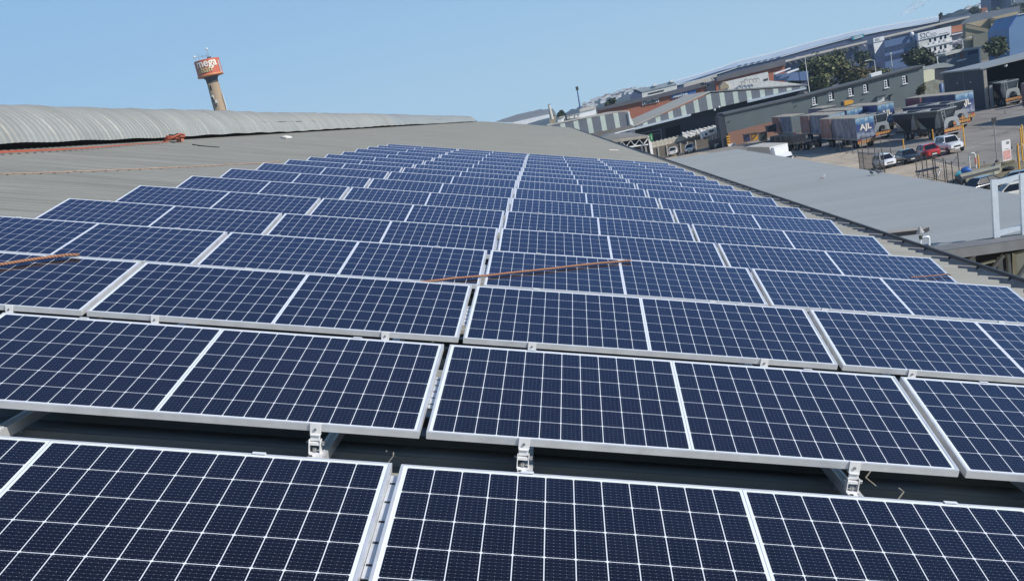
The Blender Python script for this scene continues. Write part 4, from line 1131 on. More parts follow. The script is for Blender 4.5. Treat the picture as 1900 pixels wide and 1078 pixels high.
slab(t, 'wall', M['office_blue'], [(1641, 76.5), (1702.5, 62.5), (1704, 120), (1643, 130)], YG + 2, 10)
for r_ in range(2):
    for i in range(15):
        x = 1643.5 + i * 3.95; y = 88.6 + 16 * r_ - i * .93
        slab(t, 'window', M['glass_navy'], [(x, y), (x + 2.9, y - .7), (x + 3.4, y + 8.8), (x + .5, y + 9.5)], YG + 1.85, .3)
slab(t, 'roof_screen', M['glass_navy'], [(1692.5, 67), (1699, 65.5), (1700, 76), (1693.3, 77.5)], YG + 1.5, .4)
mb = MB(); mb.lathe([(.1, -.9), (.7, -.3), (.75, .2), (.1, .8)], 10, 0, P(1692, 63.5, YG + 1)); mb.build('dish', M['wtrim'], t, True)
t = building('sign_tower', 'narrow navy stair tower with a small white sign at its top', 1630, 95, YG - 6)
slab(t, 'wall', M['glass_navy'], [(1621, 79), (1640.5, 75), (1643, 130), (1624, 132)], YG - 6, 8)
slab(t, 'sun_triangle', M['white'], [(1620.4, 79.5), (1640.3, 75), (1623.6, 100.5)], YG - 6.2, .3)  # sun and shade on the tower painted as a white triangle over navy
s = signboard('small white S2C sign on the navy stair tower', M['wtrim'], [(1620.2, 71.8), (1640.6, 67.2), (1641, 75), (1621, 79.4)], YG - 6.5, [('S2C', .38, .52, 1.15, 1.7)], M['ink_grey'], 0)

# ---- tan and olive sheds, blue shed on the right edge
YH = 430.0
t = building('saw_tooth_shed', 'tan saw tooth sheds with an olive front wall on the right', 1830, 60, YH)
slab(t, 'tan_face', M['tan'], [(1793, 44.5), (1838, 34), (1839.5, 54), (1838, 54)], YH + 4, 5)
slab(t, 'tan_face', M['tan'], [(1838.5, 33.5), (1889, 21.5), (1890, 50), (1884, 44)], YH + 3.5, 5)
slab(t, 'olive_face', mat('warm_olive', (.24, .22, .155), .7, 0, .06, .2), [(1791.5, 45), (1838, 54.5), (1838, 90), (1792, 92)], YH + 2, 3)
slab(t, 'olive_face', mat('mid_olive', (.27, .24, .165), .7, 0, .06, .2), [(1838.5, 34.5), (1880, 43.5), (1880, 60), (1840, 60)], YH + 1.5, 3)
slab(t, 'front_wall', M['olive'], [(1806, 65.5), (1872, 52), (1880, 51), (1880, 110), (1806, 110)], YH, 1)
slab(t, 'front_trim', M['tan'], [(1838, 57.4), (1873, 50), (1873, 51.4), (1838, 58.8)], YH - .3, .4)
slab(t, 'valley_trim', M['steel_dark'], [(1791.5, 44.4), (1838, 53.9), (1838, 55), (1791.5, 45.4)], YH + .9, .5)
slab(t, 'valley_trim', M['steel_dark'], [(1838.5, 33.6), (1878, 42), (1878, 43.2), (1838.5, 34.8)], YH + .8, .5)
t = building('terracotta_office', 'terracotta topped office with a blue grey lower storey beside the white office', 1778, 60, YG + 1)
slab(t, 'panel', M['terracotta'], [(1765.6, 49.8), (1791, 44.6), (1791.3, 57), (1766.2, 61.8)], YG + 1, 6)
slab(t, 'lower_wall', mat('lilac_grey', (.27, .28, .36), .7), [(1766.2, 62), (1791.4, 57.2), (1792, 110), (1768, 110)], YG + 1.2, 6)
slab(t, 'window', M['glass_navy'], [(1785, 67), (1791.2, 65.5), (1791.6, 75), (1786, 76)], YG + .9, .4)
slab(t, 'canopy', M['wtrim'], [(1766.5, 64), (1791.4, 59.2), (1791.4, 60.8), (1766.6, 66)], YG - .4, 1.4)
slab(t, 'louvre', M['wtrim'], [(1768, 77.6), (1776.5, 75.6), (1776.5, 77), (1768.2, 79)], YG - .6, 1)
slab(t, 'louvre', M['wtrim'], [(1779, 74), (1787, 72), (1787, 73.2), (1779.2, 75.2)], YG - .6, 1)
YU = 300.0
t = building('blue_shed', 'bright blue clad shed filling the right edge behind the open shed', 1890, 60, YU)
slab(t, 'wall', M['bright_blue'], [(1888.5, 28.5), (1930, 20), (1930, 120), (1874, 120), (1872, 53)], YU, 14)
slab(t, 'roof_edge', M['offwhite'], [(1888, 27.2), (1930, 18.5), (1930, 20), (1888.5, 28.6)], YU - .3, 14)
slab(t, 'corner_trim', M['sign_blue'], [(1871.2, 53), (1888, 27.4), (1889, 29.2), (1873, 53.6)], YU - .25, .4)
YL = 318.0
t = building('guard_house', 'low pale roofed guard house with dark windows and a brown door', 1790, 105, YL)
slab(t, 'wall', M['slate'], [(1755, 102.5), (1817.5, 89.5), (1819, 124), (1757, 134)], YL, 6)
slab(t, 'roof', mat('pale_flat_roof', (.52, .52, .47), .7, 0, .12, .4), [(1753.5, 99.8), (1790, 90.2), (1826.5, 86.6), (1828, 88.8), (1790, 95), (1755, 104)], YL - .8, 8)
for x, y in ((1759, 103.5), (1764, 102.4), (1769, 101)): slab(t, 'window', M['glass_navy'], [(x, y), (x + 4, y - .9), (x + 4.2, y + 5), (x + .3, y + 6)], YL - .1, .2)
slab(t, 'door', mat('brown_door', (.22, .12, .09), .6), [(1781, 99.5), (1788.5, 97.6), (1789, 112), (1782, 114)], YL - .1, .2)
slab(t, 'window', M['glass_navy'], [(1796, 97), (1814, 92.5), (1814.5, 99), (1797, 103)], YL - .1, .2)
pbar(t, 'column', M['wtrim'], (1817.5, 91), (1819, 118), .35, YL - .6); pbar(t, 'step_canopy', M['wtrim'], (1778, 113.8), (1793.5, 110), .3, YL - 1.0, 1)
# tall flats and roofs far off on the right
t = building('apartment_tower', 'hazy navy apartment tower at the top right corner', 1856, 8, 900)
slab(t, 'wall', M['navy'], [(1838, -14), (1874, -22), (1876, 14), (1839, 21)], 900, 20)
slab(t, 'light_bay', M['beige'], [(1864.5, -20), (1870, -21), (1870.6, 6.8), (1865, 8.4)], 899.5, 1)
t = building('apartment_tower', 'hazy grey green apartment tower cut by the right edge', 1890, 5, 880)
slab(t, 'wall', M['slate'], [(1875, -22), (1920, -30), (1922, 8), (1876.5, 13)], 880, 20)
slab(t, 'light_bay', M['offwhite'], [(1880.5, -16), (1882, -16.5), (1882.4, 4), (1881, 4.5)], 879.5, 1)
t = building('tiled_house', 'orange roofed house on the right below the navy tower', 1823, 20, 860, 'house')
slab(t, 'roof', M['house_red'], [(1815, 17.5), (1829, 13.8), (1832.5, 16), (1831, 21.5), (1818, 24.5)], 860, 10)
slab(t, 'wall', M['house_white'], [(1801, 25), (1832, 19), (1833, 30), (1802, 34)], 862, 8)

# ================================================================== vehicles
def wheel(par, x, y, z, r, w, name='wheel', rim=True):
    mb = MB(); n = 16
    prof = [(r * .62, -w / 2), (r * .95, -w / 2), (r, -w * .3), (r, w * .3), (r * .95, w / 2), (r * .62, w / 2)]
    vs, fs = [], []
    for rr_, yy in prof:
        for k in range(n): a_ = 2 * math.pi * k / n; vs.append((x + rr_ * math.cos(a_), y + yy, z + rr_ * math.sin(a_)))
    m_ = len(prof)
    for i in range(m_ - 1):
        for k in range(n): fs.append((i * n + k, i * n + (k + 1) % n, (i + 1) * n + (k + 1) % n, (i + 1) * n + k))
    mb.add(vs, fs, 0, False)
    o = mb.build(name, M['tyre'], par)
    if rim:
        mb = MB(); s = 1 if y > 0 else -1
        mb.tube([(x, y - w * .42, z), (x, y + w * .42, z)], r * .62, 14)
        mb.tube([(x, y + s * w * .40, z), (x, y + s * w * .5, z)], r * .2, 8)
        mb.build('rim', M['steel_grey'], o)
    return o

def ring(x, w0, z0, w1, z1, w2, z2, w3, z3):
    """one car cross-section: sill, waist crease, belt, shoulder"""
    return [(x, -w0, z0), (x, -w1, z1), (x, -w2, z2), (x, -w3, z3), (x, w3, z3), (x, w2, z2), (x, w1, z1), (x, w0, z0)]

def car(label, loc, rz, paint, kind='hatch', group=None, cat='car'):
    t = thing({'pickup': 'pickup_truck'}.get(kind, 'parked_car'), label, cat, loc, rz, group)
    if kind == 'hatch': Ln, W, hood, belt, roof, cab = 3.9, .85, .93, .98, 1.50, (-1.80, -1.62, .42, 1.08)
    elif kind == 'sedan': Ln, W, hood, belt, roof, cab = 4.5, .87, .90, .95, 1.43, (-1.55, -.95, .50, 1.15)
    elif kind == 'canopy': Ln, W, hood, belt, roof, cab = 5.1, .90, 1.12, 1.18, 1.80, (-2.42, -2.36, .55, 1.10)
    else: Ln, W, hood, belt, roof, cab = 5.2, .92, 1.10, 1.15, 1.78, (-.75, -.62, .55, 1.10)
    hl = Ln / 2; fl = .28 if 'p' not in kind[:1] and kind != 'canopy' else .42
    secs = []
    xs = [(-hl, .55, .86), (-hl + .12, .80, .97), (-hl + .5, .97, 1.0), (cab[1], 1.0, 1.0), (0, 1, 1.0), (cab[3] - .05, 1.0, 1.0), (cab[3] + .45, .975, .985), (hl - .35, .93, .93), (hl - .08, .80, .84), (hl, .62, .78)]
    for i, (x, hz, wz) in enumerate(xs):
        zt = belt if x <= cab[3] else belt + (hood * .86 - belt) * min(1, (x - cab[3]) / (hl - cab[3] - .05))
        if x < -hl + .2: zt = belt * (.80 if kind != 'sedan' else .95) if i == 0 else belt * .97
        if kind == 'pickup' and x < cab[0] + .1: zt = belt * .93
        w = W * wz
        z0 = fl if -hl + .3 < x < hl - .3 else fl + .10
        secs.append(ring(x, w * .92, z0, w, z0 + .22, w * .985, zt - .10, w * .90, zt))
    mb = MB(); mb.loft(secs, 0, True, True); mb.build('body', paint, t)
    # glasshouse: glass core, body coloured roof and pillars
    rw = W * .68; bw = W * .885
    r0, r1, f0, f1 = cab[1] + (.22 if kind in ('hatch', 'sedan') else .06), cab[2] - .05, cab[0], cab[3]
    def gring(x, w, z): return [(x, -w, z), (x, w, z)]
    base = [(f0, -bw, belt - .02), (f1, -bw, belt - .02), (f1, bw, belt - .02), (f0, bw, belt - .02)]
    topv = [(r0, -rw, roof - .03), (r1, -rw, roof - .03), (r1, rw, roof - .03), (r0, rw, roof - .03)]
    mb = MB(); mb.loft([base, topv]); mb.build('windows', M['glass'], t)
    mb = MB()
    mb.loft([[(r0 - .03, -rw - .02, roof - .05), (r1 + .04, -rw - .02, roof - .05), (r1 + .04, rw + .02, roof - .05), (r0 - .03, rw + .02, roof - .05)],
             [(r0 + .05, -rw + .06, roof + .015), (r1 - .08, -rw + .06, roof + .015), (r1 - .08, rw - .06, roof + .015), (r0 + .05, rw - .06, roof + .015)]])
    mb.build('roof', paint, t, bevel=.02)
    mb = MB()
    for s in (-1, 1):
        for i in range(2):
            mb.tube([(base[i][0], s * (bw + .004), belt - .02), (topv[i][0], s * (rw + .008), roof - .03)], .045, 5)
        xm = (f0 + f1) / 2 - .1
        mb.tube([(xm, s * (bw + .002), belt - .02), ((r0 + r1) / 2 - .05, s * (rw + .006), roof - .03)], .04, 5)
        if kind == 'canopy': mb.prism([(-2.40, s * (bw + .01), belt - .02), (-1.05, s * (bw + .01), belt - .02), (-1.0, s * (rw + .012), roof - .03), (-2.3, s * (rw + .012), roof - .03)], (0, -.02 * s, 0)) if False else None
    mb.build('pillars', paint, t)
    for s in (-1, 1):
        for x in (hl - .78, -hl + .75):
            wheel(t, x, s * (W - .10), .33 if kind in ('hatch', 'sedan') else .38, .33 if kind in ('hatch', 'sedan') else .38, .22)
        mb = MB(); zf = hood * .72
        mb.loft([[(hl - .16, s * W * .42, zf - .07), (hl - .16, s * W * .80, zf - .05), (hl - .16, s * W * .82, zf + .09), (hl - .16, s * W * .45, zf + .06)],
                 [(hl + .005, s * W * .42, zf - .06), (hl - .06, s * W * .76, zf - .04), (hl - .10, s * W * .78, zf + .07), (hl - .03, s * W * .45, zf + .05)]])
        mb.build('headlight', M['lamp'], t)
        mb = MB(); mb.box(-hl - .012, -hl + .1, s * W * .62 - .08, s * W * .62 + .08, belt * .62, belt * .84); mb.build('tail_light', M['tail'], t)
        mb = MB(); mb.box(cab[3] - .25, cab[3] - .1, s * (W + .02) - .08, s * (W + .02) + .08, belt + .02, belt + .15); mb.build('mirror', paint, t, bevel=.03)
    mb = MB(); mb.box(hl - .06, hl + .025, -W * .40, W * .40, hood * .58, hood * .72); mb.build('grille', M['ink'], t)
    mb = MB(); mb.box(hl - .02, hl + .035, -.26, .26, .44, .55); mb.build('number_plate', M['plate'], t)
    mb = MB(); mb.box(hl - .1, hl + .02, -W * .72, W * .72, fl + .02, fl + .12); mb.build('bumper_grille', M['ink'], t)
    if kind == 'pickup':
        mb = MB(); mb.box(-hl + .1, cab[0] - .1, -W * .78, W * .78, belt * .93 + .003, belt * .93 + .02); mb.build('load_bed', M['steel_dark'], t)
        mb = MB(); mb.tube([(cab[0] - .2, -.6, belt), (cab[0] - .25, -.6, roof - .1), (cab[0] - .25, .6, roof - .1), (cab[0] - .2, .6, belt)], .04, 6); mb.build('sports_bar', M['chrome'], t)
    if kind == 'canopy':
        for s in (-1, 1):
            mb = MB(); mb.prism([(-2.36, s * (bw + .012), belt), (-1.85, s * (bw + .012), belt), (-1.86, s * (rw + .016), roof - .05), (-2.30, s * (rw + .016), roof - .05)], (0, .004 * s, 0)); mb.build('canopy_panel', paint, t)
    return t
GN = Vector((0, 0, GZ))
gcar = 'cars parked in a row on the concrete'
car('white hatchback parked behind the black mesh gate, leftmost of the row', (37.25, 136.4, GZ + .03), R(-86), M['car_white'], 'hatch', gcar)
car('charcoal sedan parked between the white hatchback and the red hatchback', (39.8, 136.6, GZ + .03), R(-88), M['car_dark'], 'sedan', gcar)
car('red hatchback parked between the charcoal sedan and the white pickup', (42.25, 136.6, GZ + .03), R(-88), M['car_red'], 'hatch', gcar)
car('white pickup with a canopy parked beside the red hatchback', (44.9, 137.8, GZ + .03), R(-87), M['car_white'], 'canopy', gcar, 'pickup')
car('white pickup seen from behind beside the slatted screen', (26.4, 260.6, GZ + .03), R(80), M['car_white'], 'pickup', None, 'pickup')
car('white pickup facing us in front of the slatted screen', (29.6, 257.2, GZ + .03), R(-102), M['car_white'], 'pickup', None, 'pickup')

def trailer(label, loc, rz, curtain, front_curtain, rear, L1=12.4, L2=6.0, rear_text=True, group='curtain trailers parked side by side in the yard'):
    t = thing('curtain_trailer', label, 'trailer', loc, rz, group)
    W, z0, z1 = 1.27, 1.25, 4.2
    def bodybox(x0, x1, m_, nm):
        mb = MB()
        mb.box(x0, x1, -W, W, z0, z1 - .08)
        o = mb.build(nm, m_, t)
        mb = MB(); mb.box(x0 - .03, x1 + .03, -W - .03, W + .03, z1 - .10, z1 + .0); mb.build('roof_tarp', M['tarp_roof'], o)
        mb = MB()
        for s in (-1, 1):
            mb.box(x0 - .02, x1 + .02, s * (W + .015) - .02, s * (W + .015) + .02, z0 - .06, z0 + .10)
            for xx in (x0, x1): mb.box(xx - .05, xx + .05, s * (W + .012) - .025, s * (W + .012) + .025, z0, z1 - .1)
        mb.build('edge_frame', M['steel_grey'], o)
        return o
    b1 = bodybox(.06, L1, curtain, 'rear_body')
    if L2: b2 = bodybox(L1 + .7, L1 + .7 + L2, front_curtain, 'front_body')
    mb = MB(); mb.box(-.02, .058, -W + .02, W - .02, z0 + .05, z1 - .12); d = mb.build('rear_door', rear, t)
    mb = MB()
    for y in (-.62, .0, .62): mb.box(-.05, -.022, y - .015, y + .015, z0 + .1, z1 - .2)
    mb.build('lock_rods', M['steel_grey'], d)
    if rear_text: text_obj('AJL', 1.05, (-.056, -.05, z0 + 1.5), (0, -1, 0), (0, 0, 1), M['letter'], d, width=1.65, bold=.03)
    if L2:
        text_obj('AJL', 1.0, (L1 + .7 + L2 * .5, W + .006, z0 + 1.3), (-1, 0, 0), (0, 0, 1), mat('faint_print', (.24, .23, .27), .6), b2, width=2.6)
    text_obj('AJL', 1.5, (L1 * .45, W + .006, z0 + 1.5), (-1, 0, 0), (0, 0, 1), mat('faint_print_grey', (.25, .27, .31), .6), b1, width=4.2)
    total = L1 + (.7 + L2 if L2 else 0)
    mb = MB(); mb.box(.3, total, -.55, -.40, .85, 1.24); mb.box(.3, total, .40, .55, .85, 1.24)
    for x in (1, 4, 7, 10): mb.box(x, x + .15, -1.2, 1.2, 1.08, 1.22)
    mb.build('chassis', M['steel_dark'], t)
    for x in (1.4, 2.75) + ((L1 + 1.4, L1 + 2.75) if L2 else ()):
        for s in (-1, 1): wheel(t, x, s * 1.02, .5, .5, .44)
    mb = MB(); mb.box(-.06, -.01, -W, W, .62, .98); mb.build('chevron_board', M['chevron'], t)
    mb = MB(); mb.box(-.05, .05, -W, W, 1.02, 1.2); mb.build('rear_bumper', M['steel_grey'], t)
    for s in (-1, 1):
        mb = MB(); mb.box(-.085, -.055, s * .95 - .22, s * .95 + .22, 1.04, 1.17); mb.build('tail_light', M['tail'], t)
    return t
CS, CDk, CR = M['curtain_sky'], M['curtain_dark'], M['curtain_red']
H1 = R(92)
trailer('curtain trailer with faded maroon and grey printed side, nearest of the left group', (44.2, 170.6, GZ), H1, CDk, CR, CS)
trailer('curtain trailer with bright blue printed rear door parked behind the dark tippers', (59.4, 175, GZ), R(94.4), mat('deep_blue_print', (.03, .045, .15), .5, 0, .5, .5), mat('maroon_front', (.20, .05, .06), .5, 0, .2, .6), CS)
trailer('curtain trailer with dusky side standing furthest left by the brick base', (45.6, 222.4, GZ), H1, CDk, CR, mat('plain_grey_door', (.16, .19, .20), .6, 0, .1, .5), 8.8, 6.0, False)
trailer('curtain trailer with maroon front body just right of the furthest left one', (46.6, 197, GZ), H1, CDk, CR, CS)
trailer('curtain trailer whose blue rear door shows above the nearest trailer roof', (50.1, 199.6, GZ), H1, CDk, CR, CS)
trailer('curtain trailer with long beige roof and blue rear door beside the tippers', (53.5, 193.8, GZ), H1, mat('royal_blue_print', (.02, .05, .22), .5, 0, .5, .5), CR, CS)
trailer('plain curtain trailer furthest back against the office block wall', (52.5, 227.5, GZ), H1, CDk, CR, mat('plain_dark_door', (.08, .09, .11), .6), 10.5, 0, False)
trailer('curtain trailer mostly beyond the right edge casting its shadow on the yard', (65.5, 146.0, GZ), R(92), CDk, CR, CS)

def tipper(label, loc, rz, L=13.6, sheet=None, group='side tipper trailers in the yard', endm=None, bins=2):
    t = thing('tipper_trailer', label, 'trailer', loc, rz, group)
    sheet = sheet or M['tip_black']; endm = endm or M['tip_grey']
    W, zt, zb = 1.28, 3.45, 1.15
    bl = (L - 1.8) / bins
    for i in range(bins):
        x0 = .9 + i * bl + .12; x1 = x0 + bl - .24; sl = min(2.1, bl * .33)
        tp = [Vector((x0, -W, zt)), Vector((x1, -W, zt)), Vector((x1, W, zt)), Vector((x0, W, zt))]
        md = [Vector((x0 + sl * .25, -W, 2.7)), Vector((x1 - sl * .25, -W, 2.7)), Vector((x1 - sl * .25, W, 2.7)), Vector((x0 + sl * .25, W, 2.7))]
        bt = [Vector((x0 + sl, -.62, zb)), Vector((x1 - sl, -.62, zb)), Vector((x1 - sl, .62, zb)), Vector((x0 + sl, .62, zb))]
        mb = MB(); v = tp + md + bt
        fs = []; mi = []
        for a0 in (0, 4):
            for k in range(4): fs.append((a0 + k, a0 + 4 + k, a0 + 4 + (k + 1) % 4, a0 + (k + 1) % 4))
        mb.add(v, fs); 
        for q, f in enumerate(mb.f): mb.mi[q] = 1 if q % 4 in (1, 3) else 0  # end faces painted paler than the sides, as if sunlit
        mb.add(bt, [(0, 1, 2, 3)])
        bn = mb.build('hopper', [sheet, endm], t)
        mb = MB()
        for s in (-1, 1):
            mb.box(x0 - .06, x1 + .06, s * W - .07, s * W + .07, zt - .02, zt + .12)
        mb.box(x0 - .07, x0 + .05, -W, W, zt - .02, zt + .12); mb.box(x1 - .05, x1 + .07, -W, W, zt - .02, zt + .12)
        mb.build('rim', M['tip_grey'], bn)
        mb = MB(); mb.add([p + Vector((0, 0, -.35)) for p in tp], [(0, 1, 2, 3)]); mb.build('load', mat('coal_load', (.05, .05, .05), .95, 0, .4, 3, bump=.8, bscale=6), bn)
        # triangular gussets at both ends, sunlight painted into their paler grey
        for s in (-1, 1):
            for xa, xb in ((x0, x0 + sl), (x1, x1 - sl)):
                mb = MB(); mb.prism([(xa, s * W * .99, zt - .1), (xa + (xb - xa) * .35, s * W * .99, 2.4), (xb, s * .7, zb + .02), (xa + (xb - xa) * .2, s * .75, zb + .1)], (.05 if xa < xb else -.05, 0, 0)); mb.build('lit_gusset', endm, bn)
    # rear frame with arch, ladder, chevron board
    mb = MB()
    n = 10; arch = [(0, math.cos(math.pi * k / n) * .62, 1.25 + .75 * math.sin(math.pi * k / n)) for k in range(n + 1)]
    outer = [(0, 1.1, 1.15), (0, .98, 2.1), (0, .7, 2.45), (0, -.7, 2.45), (0, -.98, 2.1), (0, -1.1, 1.15)]
    for q in range(n):
        pass
    def strip(seq_o, seq_i):
        for i in range(len(seq_o) - 1):
            mb.prism([seq_o[i], seq_o[i + 1], seq_i[i + 1], seq_i[i]], (.12, 0, 0))
    oo = [Vector(p) for p in outer]; L_ = len(arch)
    def along(k):
        f_ = k / (L_ - 1) * (len(oo) - 1); i_ = min(int(f_), len(oo) - 2); return oo[i_].lerp(oo[i_ + 1], f_ - i_)
    strip([along(k) for k in range(L_)], [Vector(p) for p in arch])
    mb.build('rear_frame', endm, t)
    mb = MB()
    for s in (-.2, .2): mb.tube([(-.12, .85 + s, 1.0), (.55, .85 + s, 3.7)], .035, 5)
    for k in range(7): q = k / 6; mb.tube([(-.12 + .67 * q, .65, 1.05 + 2.6 * q), (-.12 + .67 * q, 1.05, 1.05 + 2.6 * q)], .025, 5)
    mb.build('ladder', M['steel_grey'], t)
    mb = MB(); mb.box(-.2, -.14, -1.2, 1.2, .75, 1.1); mb.build('chevron_board', M['chevron'], t)
    mb = MB(); mb.box(-.25, -.05, -1.2, 1.2, .45, .6); mb.build('rear_bumper', M['col_grey'], t)
    mb = MB(); mb.box(-.05, L, -.5, -.35, .80, 1.12); mb.box(-.05, L, .35, .5, .80, 1.12); mb.build('chassis', M['steel_dark'], t)
    for x in (1.2, 2.5, 3.8) + ((L * .62, L * .62 + 1.3) if bins > 1 else ()):
        for s in (-1, 1): wheel(t, x, s * 1.0, .5, .5, .42)
    for s in (-1, 1):
        mb = MB(); mb.box(-.22, -.19, s * .95 - .16, s * .95 + .16, .62, .72); mb.build('tail_light', M['tail'], t)
    return t
tipper('black two bin side tipper trailer nearest the parked cars', (51.8, 157.6, GZ), R(100.2), 15.0)
tipper('navy side tipper trailer behind the black one with a ladder at its rear', (56.1, 167.2, GZ), R(98.5), 16, M['tip_navy'])
tipper('tipper trailer showing its arched grey rear frame between trailer and black tipper', (48.6, 178.6, GZ), R(92), 12, M['tip_black'])
tipper('grey tipper trailer with arched rear parked nose in under the open shed', (71.4, 189.5, GZ), R(88), 11, M['tip_black'], 'side tipper trailers in the yard', mat('pale_tip_grey', (.36, .38, .36), .55, 0, .15, 1.5))

def truck_cab(t, x0, paint, W=1.2, H=2.9):
    secs = []
    for x, zb, zt, w in ((x0, .7, H, W), (x0 + 1.2, .6, H, W), (x0 + 1.75, .55, H - .35, W * .97), (x0 + 1.95, .5, 1.75, W * .95), (x0 + 2.1, .45, 1.2, W * .93), (x0 + 2.12, .45, .6, W * .93)):
        secs.append([(x, -w, zb), (x, -w, (zb + zt) / 2), (x, -w * .94, zt), (x, w * .94, zt), (x, w, (zb + zt) / 2), (x, w, zb)])
    mb = MB(); mb.loft(secs); c = mb.build('cab', paint, t, bevel=.05)
    mb = MB(); mb.prism([(x0 + 1.80, -W * .86, H - .45), (x0 + 1.80, W * .86, H - .45), (x0 + 1.985, W * .88, 1.85), (x0 + 1.985, -W * .88, 1.85)], (.03, 0, .015)); mb.build('windscreen', M['glass'], c)
    for s in (-1, 1):
        mb = MB(); mb.prism([(x0 + .55, s * W * 1.0, 1.75), (x0 + 1.55, s * W * .985, 1.75), (x0 + 1.35, s * W * .955, H - .45), (x0 + .55, s * W * .96, H - .45)], (0, .02 * s, 0)); mb.build('side_window', M['glass'], c)
        mb = MB(); mb.box(x0 + 1.75, x0 + 1.95, s * (W + .22) - .07, s * (W + .22) + .07, 1.7, 2.3); mb.tube([(x0 + 1.7, s * W, 2.2), (x0 + 1.85, s * (W + .22), 2.2)], .025, 5); mb.build('mirror', M['ink'], c)
        mb = MB(); mb.box(x0 + 2.1, x0 + 2.145, s * .85 - .2, s * .85 + .2, .72, .92); mb.build('headlight', M['lamp'], c)
        wheel(t, x0 + 1.0, s * (W - .2), .48, .48, .32)
    mb = MB(); mb.box(x0 + 2.06, x0 + 2.135, -.65, .65, 1.0, 1.35); mb.build('grille', M['ink'], c)
    mb = MB(); mb.box(x0 + 1.98, x0 + 2.2, -W * .96, W * .96, .42, .66); mb.build('bumper', M['steel_grey'], c)
# white box truck behind the annex roof: body then cab towards us
t = thing('box_truck', 'white box truck with a beige topped body parked beyond the annex roof', 'truck', (29.7, 164.2, GZ), R(-84.8))
mb = MB(); mb.box(-7.5, 4.6, -1.2, 1.2, 1.0, 3.5); mb.build('box_body', M['tip_grey'], t)
mb = MB(); mb.box(-7.55, 4.65, -1.25, 1.25, 3.5, 3.58); mb.build('body_roof', M['beige'], t)
mb = MB(); mb.box(4.605, 4.70, -1.2, 1.2, 1.2, 3.52); mb.build('body_front', M['white'], t)
mb = MB(); mb.loft([[(4.71, -1.0, 2.5), (4.71, 1.0, 2.5), (4.71, 1.0, 3.45), (4.71, -1.0, 3.45)], [(5.9, -.9, 2.5), (5.9, .9, 2.5), (5.2, .8, 3.35), (5.2, -.8, 3.35)]]); mb.build('wind_deflector', M['car_white'], t, bevel=.06)
truck_cab(t, 4.9, M['car_white'], 1.15, 2.5)
mb = MB(); mb.box(-7.3, 6.4, -.5, -.35, .7, .98); mb.box(-7.3, 6.4, .35, .5, .7, .98); mb.build('chassis', M['steel_dark'], t)
for s in (-1, 1):
    for x in (-5.2, -3.9): wheel(t, x, s * .95, .48, .48, .4)
# blue truck tractor cut by the right edge
t = thing('truck_tractor', 'blue truck tractor cut off by the right edge beside the open shed', 'truck', (73.6, 185.5, GZ), R(-92))
truck_cab(t, 0, M['car_blue'], 1.22, 3.3)
mb = MB(); mb.box(-4.2, 1.6, -.5, -.35, .75, 1.05); mb.box(-4.2, 1.6, .35, .5, .75, 1.05); mb.build('chassis', M['steel_dark'], t)
for s in (-1, 1): wheel(t, -3.1, s * .95, .5, .5, .5)
# yellow tank body behind the trailers
p = G(1572, 196, GZ + 4.0)
t = thing('yellow_hood', 'bright yellow machine hood standing above the trailer roofs by the office wall', 'machine', (54.2, 222, GZ))
mb = MB(); mb.prism([P(1565.5, 188.3, 222), P(1581, 185.6, 222), P(1584.6, 189.4, 222), P(1580.5, 193.2, 222), P(1566, 196.5, 222)], (0, 1.6, 0)); mb.build('hood', M['yellow'], t, True, bevel=.05)
mb = MB(); c = P(1573, 196, 222.5); mb.box(c.x - .5, c.x + .5, 222.3, 223.2, GZ, c.z); mb.build('stand', M['steel_dark'], t, True)
mb = MB(); mb.prism([P(1563.6, 190, 221.9), P(1566.5, 188.2, 221.9), P(1567, 196.5, 221.9), P(1564.5, 197.2, 221.9)], (0, 1.7, 0)); mb.build('exhaust_panel', M['steel_dark'], t, True)
# scrap, skids and dark plant left of the trailers
rr = random.Random(31)
for i, (x, y, w, h, m_, lb) in enumerate(((1382, 252, 9, 10, 'tip_navy', 'dark steel bin by the brick base, left of the orange plant'), (1396, 250, 9, 9, 'yellow', 'ochre machine block beside the dark bin'), (1411, 249, 12, 12, 'tan', 'tan timber crate by the brick base'), (1424, 236, 16, 8, 'tip_black', 'black skid frame propped above the tan crate'))):
    Yq = 246 - i * 5
    t = thing('yard_plant', lb, 'machine', (P(x, y, Yq).x, Yq, GZ))
    slab(t, 'block', M[m_], [(x, y), (x + w, y - w * .24), (x + w + 1, y + h), (x + 1, y + h + 2)], Yq, 2.2)
    slab(t, 'top_rail', M['steel_dark'], [(x - 1, y - 1.6), (x + w + 1, y - w * .24 - 1.6), (x + w + 1, y - w * .24 - .2), (x - 1, y - .2)], Yq - .2, 2.6)
    pbar(t, 'strut', M['steel_dark'], (x + 1, y + h), (x + w, y - 1), .2, Yq - .3)
for i in range(5):
    x = 1440 + i * 14; y = 248 - i * 2.5 + (i % 2) * 4; Yq = 205 - i * 3
    t = thing('skeletal_trailer', ('leftmost', 'second', 'middle', 'fourth', 'rightmost')[i] + ' of the low dark skeletal trailers under the trailer row', 'trailer', (P(x, y, Yq).x, Yq, GZ), R(80 + i * 5), 'low dark skeletal trailers')
    mb = MB(); mb.box(-3, 5, -.55, -.4, .9, 1.2); mb.box(-3, 5, .4, .55, .9, 1.2)
    for k in range(4): mb.box(-2.8 + k * 2.3, -2.6 + k * 2.3, -1.2, 1.2, 1.0, 1.18)
    mb.build('frame', M['steel_dark'], t)
    for k in range(2):
        for s in (-1, 1): wheel(t, -2 + k * 1.3, s * 1.0, .5, .5, .4)
    mb = MB(); mb.box(3.4, 4.6, -1.1, 1.1, 1.21, 2.2); mb.build('toolbox', M['tip_black'], t)

